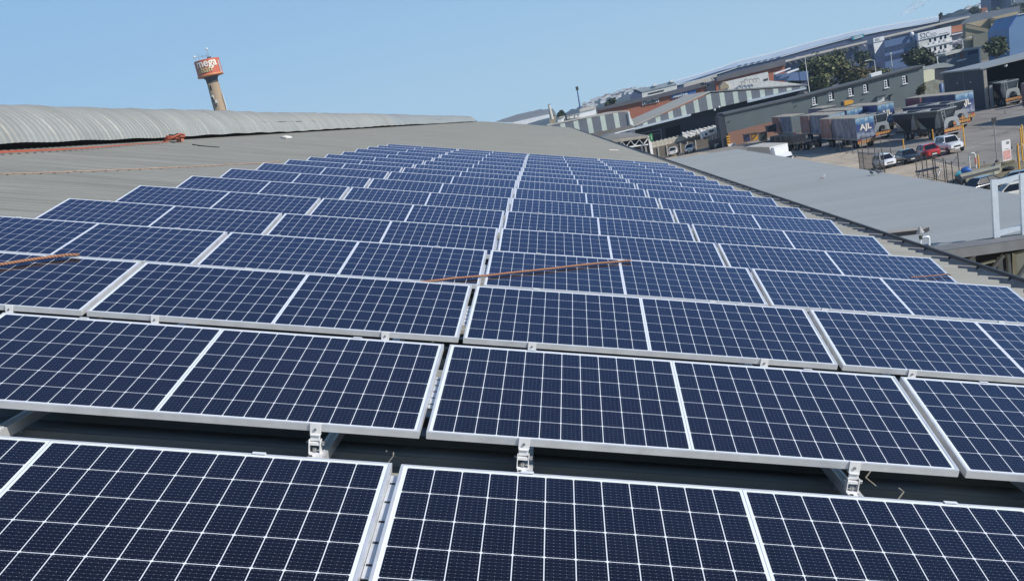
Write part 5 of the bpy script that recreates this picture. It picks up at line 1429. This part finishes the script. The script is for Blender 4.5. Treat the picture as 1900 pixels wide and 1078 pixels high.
# ================================================================== fences, posts, bollards
def post(mb, p, h, r=.03): mb.tube([p, (p[0], p[1], p[2] + h)], r, 5)
def mesh_gate(label, pts, h, name='mesh_gate', lines=9, group=None):
    t = thing(name, label, 'gate', pts[0], 0, group)
    for q in pts:
        mb = MB(); post(mb, Vector(q) - t.location, h + .25, .05); mb.build('post', M['steel_dark'], t)
    for i in range(len(pts) - 1):
        a0, a1 = Vector(pts[i]) - t.location, Vector(pts[i + 1]) - t.location
        mb = MB()
        for z in (.12, h): mb.tube([a0 + Vector((0, 0, z)), a1 + Vector((0, 0, z))], .035, 5)
        mb.build('rail', M['steel_dark'], t)
        mb = MB()
        n = max(4, int((a1 - a0).length * lines))
        for k in range(1, n):
            p = a0.lerp(a1, k / n); mb.tube([p + Vector((0, 0, .12)), p + Vector((0, 0, h))], .008, 3, cap=False)
        for k in range(1, 9):
            z = .12 + (h - .12) * k / 9; mb.tube([a0 + Vector((0, 0, z)), a1 + Vector((0, 0, z))], .006, 3, cap=False)
        mb.build('mesh_infill', M['mesh'], t)
    return t
mesh_gate('black mesh gate standing in front of the white hatchback', [(35.64, 141, GZ), (35.61, 138.9, GZ), (35.75, 132.6, GZ), (35.8, 131, GZ)], 1.95, lines=10)
mesh_gate('open black gate of bare frames at the annex roof edge, right of the cars', [(36.45, 121.6, GZ), (36.3, 119, GZ), (36.2, 117.2, GZ), (36, 114.6, GZ), (35.85, 113.4, GZ), (35.75, 110.6, GZ)], 2.0, lines=1)
mesh_gate('low run of plain fence posts right of the open black gate', [(35.74, 110, GZ), (35.7, 108.2, GZ), (38.3, 114.4, GZ)], 1.8, 'post_fence', 0)
# thin fence by the nearest trailer
t = thing('post_fence', 'thin row of leaning fence posts in front of the nearest trailer', 'fence', (40.4, 171, GZ))
fp = [(40.5, 173), (40.53, 170.85), (40.34, 166.5), (40.43, 163.4), (40.9, 160.2), (40.96, 157.5), (41.0, 154.5), (41.13, 151.7), (41.5, 149)]
for i, (x, y) in enumerate(fp):
    mb = MB(); mb.tube([(x - 40.4, y - 171, 0), (x - 40.4 - .06, y - 171, 2.3)], .045, 5); mb.build('post', M['steel_dark'], t)
for z in (.8, 1.5, 2.2):
    mb = MB(); mb.tube([(x - 40.4, y - 171, z) for x, y in fp], .012, 4); mb.build('wire', M['steel_dark'], t)
gb = 'yellow bollards in the yard'
for px, py, h, lb in ((1790, 273, 2.5, 'tall thin yellow post behind the white pickup'), (1677.5, 279, 1.3, 'short yellow post behind the charcoal sedan'), (1732, 262, 1.4, 'short yellow post left of the white pickup roof'), (1817, 318.5, 1.45, 'yellow post beside the rusty hoop barrier'), (1892, 320, 2.4, 'tall yellow post right of the upright board'), (1897.5, 300, 3.0, 'tall yellow post at the very right edge'), (1899.5, 282, 2.6, 'far yellow post at the very right edge, behind its twin')):
    p = G(px, py); t = thing('bollard', lb, 'bollard', p, 0, gb)
    mb = MB(); mb.tube([(0, 0, 0), (0, 0, h)], .075, 8); mb.build('post', M['yellow'], t)
    mb = MB(); mb.lathe([(.075, 0), (.06, .05), (.01, .075)], 8, 0, (0, 0, h)); mb.build('cap', M['yellow'], t)
    mb = MB(); mb.lathe([(.16, 0), (.15, .06)], 8); mb.build('footing', M['col_grey'], t)
for pl_, pr_, lb in (((1800, 317), (1811.5, 314.5), 'worn white and red hoop barrier left of the yellow post'), ((1888.5, 300), (1900, 298), 'grey hoop barrier at the right edge behind the tall yellow post')):
    a0, a1 = G(*pl_), G(*pr_); t = thing('hoop_barrier', lb, 'barrier', a0)
    d = a1 - a0; mb = MB(); h = 1.55
    mb.tube([(0, 0, 0), (0, 0, h - .2), d * .12 + Vector((0, 0, h)), d * .88 + Vector((0, 0, h)), d + Vector((0, 0, h - .2)), d], .07, 7); mb.build('hoop', M['offwhite'] if 'worn' in lb else M['steel_grey'], t)
    if 'worn' in lb:
        mb = MB(); mb.tube([d + Vector((0, 0, .5)), d + Vector((0, 0, 1.1))], .09, 7); mb.build('red_sleeve', M['sign_red'], t)
p = G(1850.5, 303); t = thing('camera_pole', 'slim dark pole with a small box head standing in the open yard', 'pole', p)
mb = MB(); mb.tube([(0, 0, 0), (0, 0, 3.9)], .06, 6); mb.build('pole', M['steel_grey'], t)
mb = MB(); mb.box(-.16, .2, -.15, .15, 3.75, 4.25); mb.build('head', M['steel_dark'], t)
mb = MB(); mb.lathe([(.25, 0), (.2, .25), (.07, .3)], 8); mb.build('base', M['steel_dark'], t)
p = G(1869, 301); t = thing('notice_board', 'upright white board with a faded red lower half in the yard', 'sign', p, R(4))
mb = MB(); mb.box(-.42, .42, -.06, .06, .15, 2.05); bd = mb.build('board', M['white'], t)
mb = MB(); mb.box(-.36, .36, -.068, -.062, .25, 1.1); mb.build('red_panel', mat('faded_red', (.66, .36, .32), .7, 0, .25, 4), bd)
mb = MB(); mb.box(.02, .30, -.068, -.062, 1.65, 1.9); mb.build('grey_print', M['ink_grey'], bd)
mb = MB(); mb.box(-.15, .2, -.068, -.062, 1.2, 1.26); mb.build('grey_print', M['ink_grey'], bd)
for s in (-1, 1):
    mb = MB(); mb.box(s * .38 - .03, s * .38 + .03, -.05, .05, 0, .15); mb.build('foot', M['steel_dark'], t)
p = G(1878, 298); t = thing('valve_post', 'short grey valve post right of the upright board', 'post', p)
mb = MB(); mb.tube([(0, 0, 0), (0, 0, 1.1)], .07, 7); mb.build('post', M['col_grey'], t); mb = MB(); mb.box(-.1, .1, -.1, .1, 1.1, 1.3); mb.build('cap', M['steel_dark'], t)
# kerb timber, skip, sacks, scrap vehicles by the annex roof
a0, a1 = G(1822, 312.5), G(1884, 301.5)
mb = MB(); d = a1 - a0; nrm = Vector((-d.y, d.x, 0)).normalized() * .16; mb.prism([a0 - nrm, a1 - nrm, a1 + nrm, a0 + nrm], (0, 0, .26)); tag(mb.build('kerb_beam', mat('bleached_timber', (.50, .40, .24), .8, 0, .2, 2)), 'long bleached yellow beam lying as a kerb near the upright board', 'beam')
g = MB(); q = [G(1800, 320), G(1822, 314), G(1890, 302), G(1912, 300), G(1912, 345), G(1850, 352), G(1790, 340)]
g.add([p + Vector((0, 0, .03)) for p in q], [tuple(range(len(q)))]); struct(g.build('verge', mat('dry_verge', (.22, .19, .12), .95, 0, .35, .6, dirt=(.10, .11, .04), dirt_amt=.7, bump=.6, bscale=3)))
t = thing('scrap_skip', 'long worn khaki steel skip full of scrap beside the gate posts', 'skip', G(1822, 335))
def yb(par, nm, m_, quad, z0, z1):
    w = [G(x, y, GZ + z0) for x, y in quad]; mb = MB(); mb.prism(w, (0, 0, z1 - z0)); return mb.build(nm, m_, par, True)
yb(t, 'hull', M['skip'], [(1786, 340), (1843, 326), (1854, 322), (1858, 318), (1800, 331), (1783, 334)], .1, .85)
yb(t, 'rim', mat('rim_khaki', (.33, .33, .26), .7), [(1781, 326.5), (1856, 309.5), (1857.5, 311.5), (1783, 328.7)], .95, 1.1)
yb(t, 'rim', M['steel_dark'], [(1786, 332), (1854, 314.5), (1855, 316), (1787, 333.5)], .95, 1.1)
yb(t, 'ramp_plate', M['tip_black'], [(1772, 333), (1781, 331), (1793, 342), (1786, 345)], .05, .5)
for x, y in ((1797, 333), (1845, 322)): yb(t, 'rib', M['steel_dark'], [(x, y), (x + 2.5, y - .6), (x + 3, y + 1.5), (x + .6, y + 2)], .1, 1.0)
t = thing('plastic_sack', 'shiny blue plastic sack lying on the scrap skip', 'sack', G(1792, 322, GZ + 1.0))
mb = MB(); mb.tube([(-.5, 0, .05), (-.2, .1, .22), (.15, 0, .26), (.5, -.1, .1)], [.05, .3, .32, .08], 8); mb.build('sack', M['blue_bag'], t)
mb = MB(); mb.tube([(-.9, 0, 0), (-.55, .05, .16), (-.2, 0, .05)], [.05, .22, .05], 7); mb.build('tied_end', M['teal'], t)
for x, y, lb in ((1871, 317, 'dark tyre lying on the dry verge right of the skip'), (1847, 313, 'dark tyre lying on the dry verge behind the skip')):
    t = MB(); n = 14; R0_, r0_ = .38, .16; vs = []; fs = []
    for i in range(n):
        for j in range(7):
            a1_, b1_ = 2 * math.pi * i / n, 2 * math.pi * j / 7; vs.append(((R0_ + r0_ * math.cos(b1_)) * math.cos(a1_), (R0_ + r0_ * math.cos(b1_)) * math.sin(a1_), r0_ + r0_ * math.sin(b1_)))
            fs.append((i * 7 + j, ((i + 1) % n) * 7 + j, ((i + 1) % n) * 7 + (j + 1) % 7, i * 7 + (j + 1) % 7))
    t.add(vs, fs, 0, True); o = t.build('old_tyre', M['tyre']); o.location = G(x, y); tag(o, lb, 'tyre')
car('dark old car half hidden behind the annex roof edge', tuple(G(1822, 362, GZ + .03)), R(200), M['car_dark'], 'sedan', 'old cars behind the annex roof')
car('dull white old car beside the galvanised frame, behind the annex roof edge', tuple(G(1880, 377, GZ + .03)), R(175), mat('dull_white_paint', (.6, .6, .55), .5), 'hatch', 'old cars behind the annex roof')
car('dark blue old car behind the galvanised frame at the right edge', tuple(G(1888, 352, GZ + .03)), R(160), M['car_dark'], 'sedan', 'old cars behind the annex roof')
t = thing('trolley', 'small steel trolley with a dark tray by the open gate, at the annex roof edge', 'trolley', G(1722, 336))
mb = MB(); mb.box(-1.0, 1.0, -.5, .5, 1.0, 1.12); mb.build('tray', M['tip_black'], t)
for sx in (-.9, .9):
    for sy in (-.45, .45):
        mb = MB(); mb.tube([(sx, sy, .1), (sx * .6, sy, 1.0)], .04, 5); mb.build('leg', M['steel_grey'], t)
mb = MB(); mb.tube([(.9, 0, .2), (1.3, .1, .9)], .06, 6); mb.build('handle', M['wtrim'], t)

# ================================================================== lamps by the road
for px, py0, py1, Y, lb, arms in ((1790, 75, 122, 322, 'double armed pale street lamp in front of the guard house', 2), (1698.5, 100, 128, 330, 'single armed street lamp in front of the round tree', 1), (1626, 112, 126, 330, 'short street lamp left of the glazed office', 1), (1657, 100, 126, 332, 'slim street lamp in front of the glazed office', 0), (1743.5, 108, 155, 254, 'slim grey pole between the stair bay and the open shed', 0), (1500, 105, 150, 335, 'tall street lamp standing in front of the big tree', 1)):
    p0, p1 = P(px + (py1 - py0) * .05, py1 + 25, Y), P(px, py0, Y)
    t = thing('street_lamp', lb, 'lamp', (p0.x, Y, GZ), 0, 'street lamps along the road')
    mb = MB(); mb.tube([(p0.x, Y, GZ), (p0.x, Y, p1.z)], [.14, .08], 6); mb.build('pole', M['offwhite'], t, True)
    for s in ((-1, 1) if arms == 2 else (-1,) if arms == 1 else ()):
        mb = MB(); mb.tube([(p0.x, Y, p1.z), (p0.x + s * 1.0, Y, p1.z + .35), (p0.x + s * 1.6, Y, p1.z + .4)], .06, 5); mb.build('arm', M['offwhite'], t, True)
        mb = MB(); mb.box(p0.x + s * 2.0 - .45, p0.x + s * 2.0 + .45, Y - .15, Y + .15, p1.z + .30, p1.z + .45); mb.build('lamp_head', M['wtrim'], t, True)
    if arms == 0:
        mb = MB(); mb.lathe([(.1, 0), (.2, .15), (.05, .35)], 7, 0, (p0.x, Y, p1.z)); mb.build('lamp_head', M['wtrim'], t, True)

# ================================================================== trees
def tree(name, label, px, py_top, Y, width_px, height_px, seed, leaf='leaf', leafsize=.45, n=5200, group=None, lobes=9):
    rr = random.Random(seed)
    top = P(px, py_top, Y); s = Y / F * 1.02
    W, H = width_px * s / 2, height_px * s
    base = Vector((top.x - .0, Y, GZ)); zc = top.z - H * .5
    t = thing(name, label, 'tree', base, 0, group)
    mb = MB(); hz = zc - GZ
    mb.tube([(0, 0, 0), (.1, 0, hz * .4), (-.1, .1, hz * .8), (0, 0, hz + H * .2)], [W * .10 + .1, W * .07 + .08, W * .05 + .06, .05], 8); mb.build('trunk', M['bark'], t)
    cl = []
    for i in range(lobes):
        a_ = rr.random() * 6.283; q = .25 + .6 * rr.random()
        cl.append((Vector((math.cos(a_) * W * q, math.sin(a_) * W * q * .8, hz + H * (rr.random() - .45) * .62)), W * (.30 + .25 * rr.random()), H * (.20 + .13 * rr.random())))
    cl.append((Vector((0, 0, hz + H * .16)), W * .55, H * .33))
    mb = MB()
    for c, rw_, rh_ in cl[:6]:
        mb.tube([(0, 0, hz * .75), tuple(c * .55 + Vector((0, 0, hz * .42))), tuple(c)], [W * .035 + .05, W * .02 + .04, .03], 5)
    mb.build('limbs', M['bark'], t)
    vs, fs = [], []
    for i in range(n):
        c, rw_, rh_ = cl[int(rr.random() ** 1.1 * len(cl))]
        d = Vector((rr.gauss(0, 1), rr.gauss(0, 1), rr.gauss(0, 1))).normalized()
        q = (.55 + .5 * rr.random()) if rr.random() < .8 else rr.random() * .6
        q *= .82 + .3 * math.sin(d.x * 5 + c.x) * math.sin(d.z * 6 + c.z) + .08
        p = c + Vector((d.x * rw_ * q, d.y * rw_ * q, d.z * rh_ * q))
        e1 = Vector((rr.gauss(0, 1), rr.gauss(0, 1), rr.gauss(0, .6))).normalized(); e2 = e1.cross(d + Vector((0, 0, .4))).normalized()
        k = leafsize * (.5 + rr.random()); o = len(vs)
        vs += [p - e1 * k * .5, p + e2 * k * .32, p + e1 * k * .5, p - e2 * k * .32]; fs.append((o, o + 1, o + 2, o + 3))
    mb = MB(); mb.add(vs, fs); mb.build('crown', M[leaf], t)
    return t
tree('broad_tree', 'largest dark green broad tree behind the office block roof', 1522, 100, 345, 96, 76, 1, 'leaf', .85, 6500, None, 12)
tree('broad_tree', 'olive brown tree touching the right side of the largest tree', 1588, 118, 340, 66, 50, 2, 'leaf_olive', .75, 4000, None, 9)
tree('broad_tree', 'lower green tree at the right end of the tree belt', 1628, 130, 338, 50, 30, 3, 'leaf', .7, 2200, None, 7)
tree('bush', 'small pale green bush left of the largest tree', 1478, 145, 352, 30, 20, 4, 'leaf_olive', .6, 1200, None, 5)
tree('broad_tree', 'dark flat topped tree in front of the white office', 1704, 89, 330, 72, 42, 5, 'leaf_dark', .75, 4200, None, 10)
tree('broad_tree', 'dark tree between the glazed office and the large tree', 1598, 94, 430, 44, 32, 6, 'leaf_dark', .8, 2000, None, 7)
tree('broad_tree', 'dark tree in front of the olive shed beside the blue shed', 1848, 70, 296, 54, 42, 7, 'leaf_dark', .62, 4000, None, 9)
tree('broad_tree', 'small tree behind the louvres of the terracotta topped office', 1778, 80, 425, 26, 18, 8, 'leaf_dark', .7, 1000, None, 5)
tree('broad_tree', 'dark tree poking above the brick building roof on the left', 1133, 181, 470, 22, 16, 9, 'leaf_dark', .9, 900, None, 6)
tree('broad_tree', 'small dark tree beside the foot of the hill, left of the mast', 1041, 206, 420, 18, 12, 10, 'leaf_dark', .9, 700, None, 5)
tree('palm_like_tree', 'lone dark treetop above the navy warehouse roof', 1746, 24, 640, 8, 11, 12, 'leaf_dark', .8, 400, None, 4)
tree('bush', 'dusty bush at the foot of the stair bay', 1708, 158, 244, 22, 20, 13, 'leaf_olive', .45, 900, None, 5)
for i, (px, py, w, h) in enumerate(((1878, 9, 26, 14), (1893, 4, 30, 22), (1848, 14, 22, 12), (1809, 12, 20, 14))):
    tree('broad_tree', ('dark tree left of the top right corner flats', 'dark tree filling the top right corner', 'dark tree at the foot of the navy tower', 'dark tree left of the orange roofed house')[i], px, py, 840 + i * 6, w, h, 40 + i, 'leaf_dark', 1.5, 700, 'far trees at the top right', 6)

# ================================================================== the far hills with their houses
def hill(name, outline, Y, depth, seed):
    rr = random.Random(seed); nxs = 90; nys = 14; vs = []
    xs = [o[0] for o in outline]
    def top(x):
        for i in range(len(outline) - 1):
            if outline[i][0] <= x <= outline[i + 1][0]:
                f_ = (x - outline[i][0]) / (outline[i + 1][0] - outline[i][0]); return outline[i][1] + f_ * (outline[i + 1][1] - outline[i][1])
        return outline[-1][1]
    for j in range(nys):
        f_ = j / (nys - 1)
        for i in range(nxs):
            x = xs[0] + (xs[-1] - xs[0]) * i / (nxs - 1)
            p = P(x, top(x), Y); hz = p.z - GZ
            hh = hz * math.sin(f_ * math.pi / 2) ** 1.2 * (1 + .02 * rr.random()) if f_ < 1 else hz + rr.random() * 4 * Y / 2400
            vs.append((p.x, Y - depth * (1 - f_), GZ - 2 + hh))
    for i in range(nxs): v = vs[(nys - 1) * nxs + i]; vs.append((v[0], v[1] + depth, GZ - 2))
    fs = [(j * nxs + i, j * nxs + i + 1, (j + 1) * nxs + i + 1, (j + 1) * nxs + i) for j in range(nys) for i in range(nxs - 1)]
    mb = MB(); mb.add(vs, fs); struct(mb.build(name, M['hillgreen']))
    return top
hl_ = [(980, 228), (1020, 218), (1050, 208), (1070, 200), (1100, 186.5), (1130, 175.5), (1150, 169.5), (1172, 166), (1200, 163), (1260, 158), (1330, 150)]
top1 = hill('hill', hl_, 2400, 700, 51)
hr_ = [(1735, 40), (1755, 27), (1775, 21), (1800, 13), (1822, 5), (1840, -2), (1870, -12), (1930, -30)]
top2 = hill('hill', hr_, 1500, 420, 52)
def house(px, top, Y, depth, f_, w, label, group, wall, roof):
    pt = P(px, top(px), Y); hz = pt.z - GZ
    z = GZ - 2 + hz * math.sin(f_ * math.pi / 2) ** 1.2
    t = thing('hillside_house', label, 'house', (pt.x, Y - depth * (1 - f_), z), 0, group)
    mb = MB(); mb.box(-w / 2, w / 2, -3, 3, -w * .3, w * .5); mb.build('wall', wall, t)
    mb = MB(); mb.prism([(-w * .56, -3.4, w * .502), (w * .56, -3.4, w * .502), (0, -3.4, w * .72)], (0, 6.8, 0)); mb.build('roof', roof, t)
rr = random.Random(77)
for i in range(60):
    house(1072 + rr.random() * 100, top1, 2400, 700, .48 + .5 * rr.random(), 3.5 + rr.random() * 5.5, 'pale house among many scattered on the hazy hill left of the gabled house', 'houses on the left far hill', M['house_white'], M['house_red'] if rr.random() < .15 else M['offwhite'])
for i in range(30):
    house(1768 + rr.random() * 66, top2, 1500, 420, .5 + .48 * rr.random(), 3 + rr.random() * 4, 'pale house among many scattered on the hill at the top right', 'houses on the right far hill', M['house_white'], M['house_red'] if rr.random() < .4 else M['offwhite'])

# ================================================================== the water tower
YW = 400.0
cb = P(410, 205, YW); ct = P(391, 132, YW); ax = P(386.5, 126, YW).x
base = Vector((-101.7, YW, GZ))
t = thing('water_tower', 'tall concrete tower with a round orange red drum reading mega', 'tower', base)
zt_ = P(386, 112, YW).z - GZ; zb_ = P(391, 141.5, YW).z - GZ
mb = MB(); mb.lathe([(4.05, zb_), (4.05, zt_)], 48); mb.lathe([(3.9, zt_ - .002), (.01, zt_ + .05)], 32)
drum = mb.build('drum', M['drum'], t)
mb = MB(); mb.lathe([(3.2, zb_ - .25), (4.2, zb_ - .1), (4.22, zb_ + .42), (4.06, zb_ + .45)], 48); mb.build('rim_band', M['drum_rim'], drum)
mb = MB(); mb.lathe([(4.1, zt_ - .12), (4.12, zt_ + .08), (3.9, zt_ + .1)], 48); mb.build('top_band', M['drum'], drum)
def wrap(body, size, ang0, z, radius, m_, nm, bold, width):
    vs, fs = text_mesh(body, size, .06, 1.0, bold); xs = [v.x for v in vs]; k = width / (max(xs) - min(xs)); mb = MB(); out = []
    for v in vs:
        a_ = ang0 + v.x * k / radius; rad = radius + .17 + v.z
        out.append((rad * math.sin(a_), -rad * math.cos(a_), z + v.y))
    mb.add(out, fs); return mb.build(nm, m_, drum)
wrap('mega', 3.4, R(9), zb_ + 3.75, 4.05, M['letter'], 'lettering', .06, 6.7)
wrap('shan', 2.6, R(-4), zb_ + 1.85, 4.05, M['letter_tan'], 'lettering', .04, 4.6)
mb = MB(); mb.lathe([(2.6, zb_ - .24), (1.95, zb_ - 1.0), (1.9, zb_ - 2.2)], 24); mb.build('neck', M['steel_dark'], t)
mb = MB(); n = 18; secs = []
for z, r_ in ((0, 2.9), (zb_ * .4, 2.45), (zb_ * .7, 2.15), (zb_ - 2.0, 1.86)):
    secs.append([(r_ * math.cos(2 * math.pi * k / n) * (1.06 if k % 6 == 0 else 1), r_ * math.sin(2 * math.pi * k / n) * (1.06 if k % 6 == 0 else 1), z) for k in range(n)])
mb.loft(secs, 0, True, False); sh = mb.build('shaft', M['concrete'], t)
mb = MB(); mb.box(-.75, -.35, -1.98, -1.7, zb_ - 4.4, zb_ - 2.9); mb.build('slot_window', M['black'], sh)
for x, z, w, h, m_ in ((-.9, 9.3, .5, 1.3, 'offwhite'), (-.3, 8.0, .6, 1.0, 'offwhite'), (-1.2, 8.4, .7, 1.6, 'steel_dark'), (-.6, 7.0, .5, .9, 'steel_dark'), (.3, 3.2, .4, 1.2, 'steel_dark'), (-1.1, 2.6, .6, 1.2, 'offwhite')):
    zz_ = zb_ - 16.5 + z
    mb = MB(); mb.box(x, x + w, -2.42, -1.9, zz_, zz_ + h); mb.build('antenna_panel', M[m_], sh)
mb = MB(); mb.tube([(2.2, -.6, zb_ - 12), (2.35, -.6, zb_ - 9), (2.2, -.5, zb_ - 6)], .16, 5); mb.build('cable_run', M['offwhite'], sh)
for x, y, h, dish in ((-3.2, -1.2, 1.7, 1), (-1.9, -1.0, 2.6, 0), (-.9, 0, 1.9, 0), (1.0, -.8, 1.2, 0), (1.3, -1.0, 3.2, 1), (.3, .5, 2.2, 0)):
    mb = MB(); mb.tube([(x, y, zt_), (x, y, zt_ + h)], .07, 5); an = mb.build('antenna', M['steel_grey'], t)
    if dish:
        mb = MB(); mb.lathe([(.05, -.32), (.36, -.2), (.36, .2), (.05, .32)], 10, 0, (x, y - .2, zt_ + h)); mb.build('dish', M['wtrim'], an)
mb = MB(); mb.tube([(-3.0, -1.2, zt_ + 1.2), (-.9, 0, zt_ + 1.5), (1.0, -.8, zt_ + 1.1)], .04, 4); mb.build('handrail', M['steel_grey'], t)
mb = MB(); mb.box(.6, 1.8, -.7, 0, zt_, zt_ + .8); mb.build('plant_box', M['steel_dark'], t)
mb = MB(); mb.box(3.85, 4.2, -1.6, -1.3, zb_ + .2, zt_ - .8); mb.build('ladder', M['offwhite'], drum)

# ================================================================== air
hz_ = MB(); hz_.box(-1500, 2600, -60, 3400, GZ - 1.5, 420)
hz_o = hz_.build('haze', bpy.data.materials.new('haze_air'))
hm = hz_o.data.materials[0]; hm.use_nodes = True; hn = hm.node_tree
hn.nodes.remove(hn.nodes["Principled BSDF"])
hv = hn.nodes.new("ShaderNodeVolumePrincipled")
hv.inputs['Color'].default_value = (.55, .75, 1.0, 1)
hv.inputs['Density'].default_value = .00016
hn.links.new(hv.outputs[0], hn.nodes["Material Output"].inputs['Volume'])
hz_o['kind'] = 'stuff'

# thin smoke high over the far roofs
mb = MB(); p0, p1, p2, p3 = P(1670, 30, 3600), P(1688, 19, 3600), P(1705, 9, 3600), P(1722, 1, 3600)
mb.tube([p0, p0.lerp(p1, .5) + Vector((0, 0, 2)), p1, p2 + Vector((0, 0, 3)), p3], [2, 5, 9, 12, 7], 10)
smk = mb.build('smoke_plume', bpy.data.materials.new('thin_smoke'))
sm = smk.data.materials[0]; sm.use_nodes = True; sn = sm.node_tree; sb = sn.nodes["Principled BSDF"]
sb.inputs['Base Color'].default_value = (.85, .87, .9, 1); sb.inputs['Roughness'].default_value = 1; sb.inputs['Specular IOR Level'].default_value = 0
tn = sn.nodes.new("ShaderNodeTexNoise"); tn.inputs['Scale'].default_value = .10; tn.inputs['Detail'].default_value = 6
tcs = sn.nodes.new("ShaderNodeTexCoord"); sn.links.new(tcs.outputs['Object'], tn.inputs['Vector'])
mr = sn.nodes.new("ShaderNodeMapRange"); mr.inputs[1].default_value = .45; mr.inputs[2].default_value = .75; mr.inputs[3].default_value = 0; mr.inputs[4].default_value = .55
sn.links.new(tn.outputs[0], mr.inputs[0]); sn.links.new(mr.outputs[0], sb.inputs['Alpha'])
smk['kind'] = 'stuff'
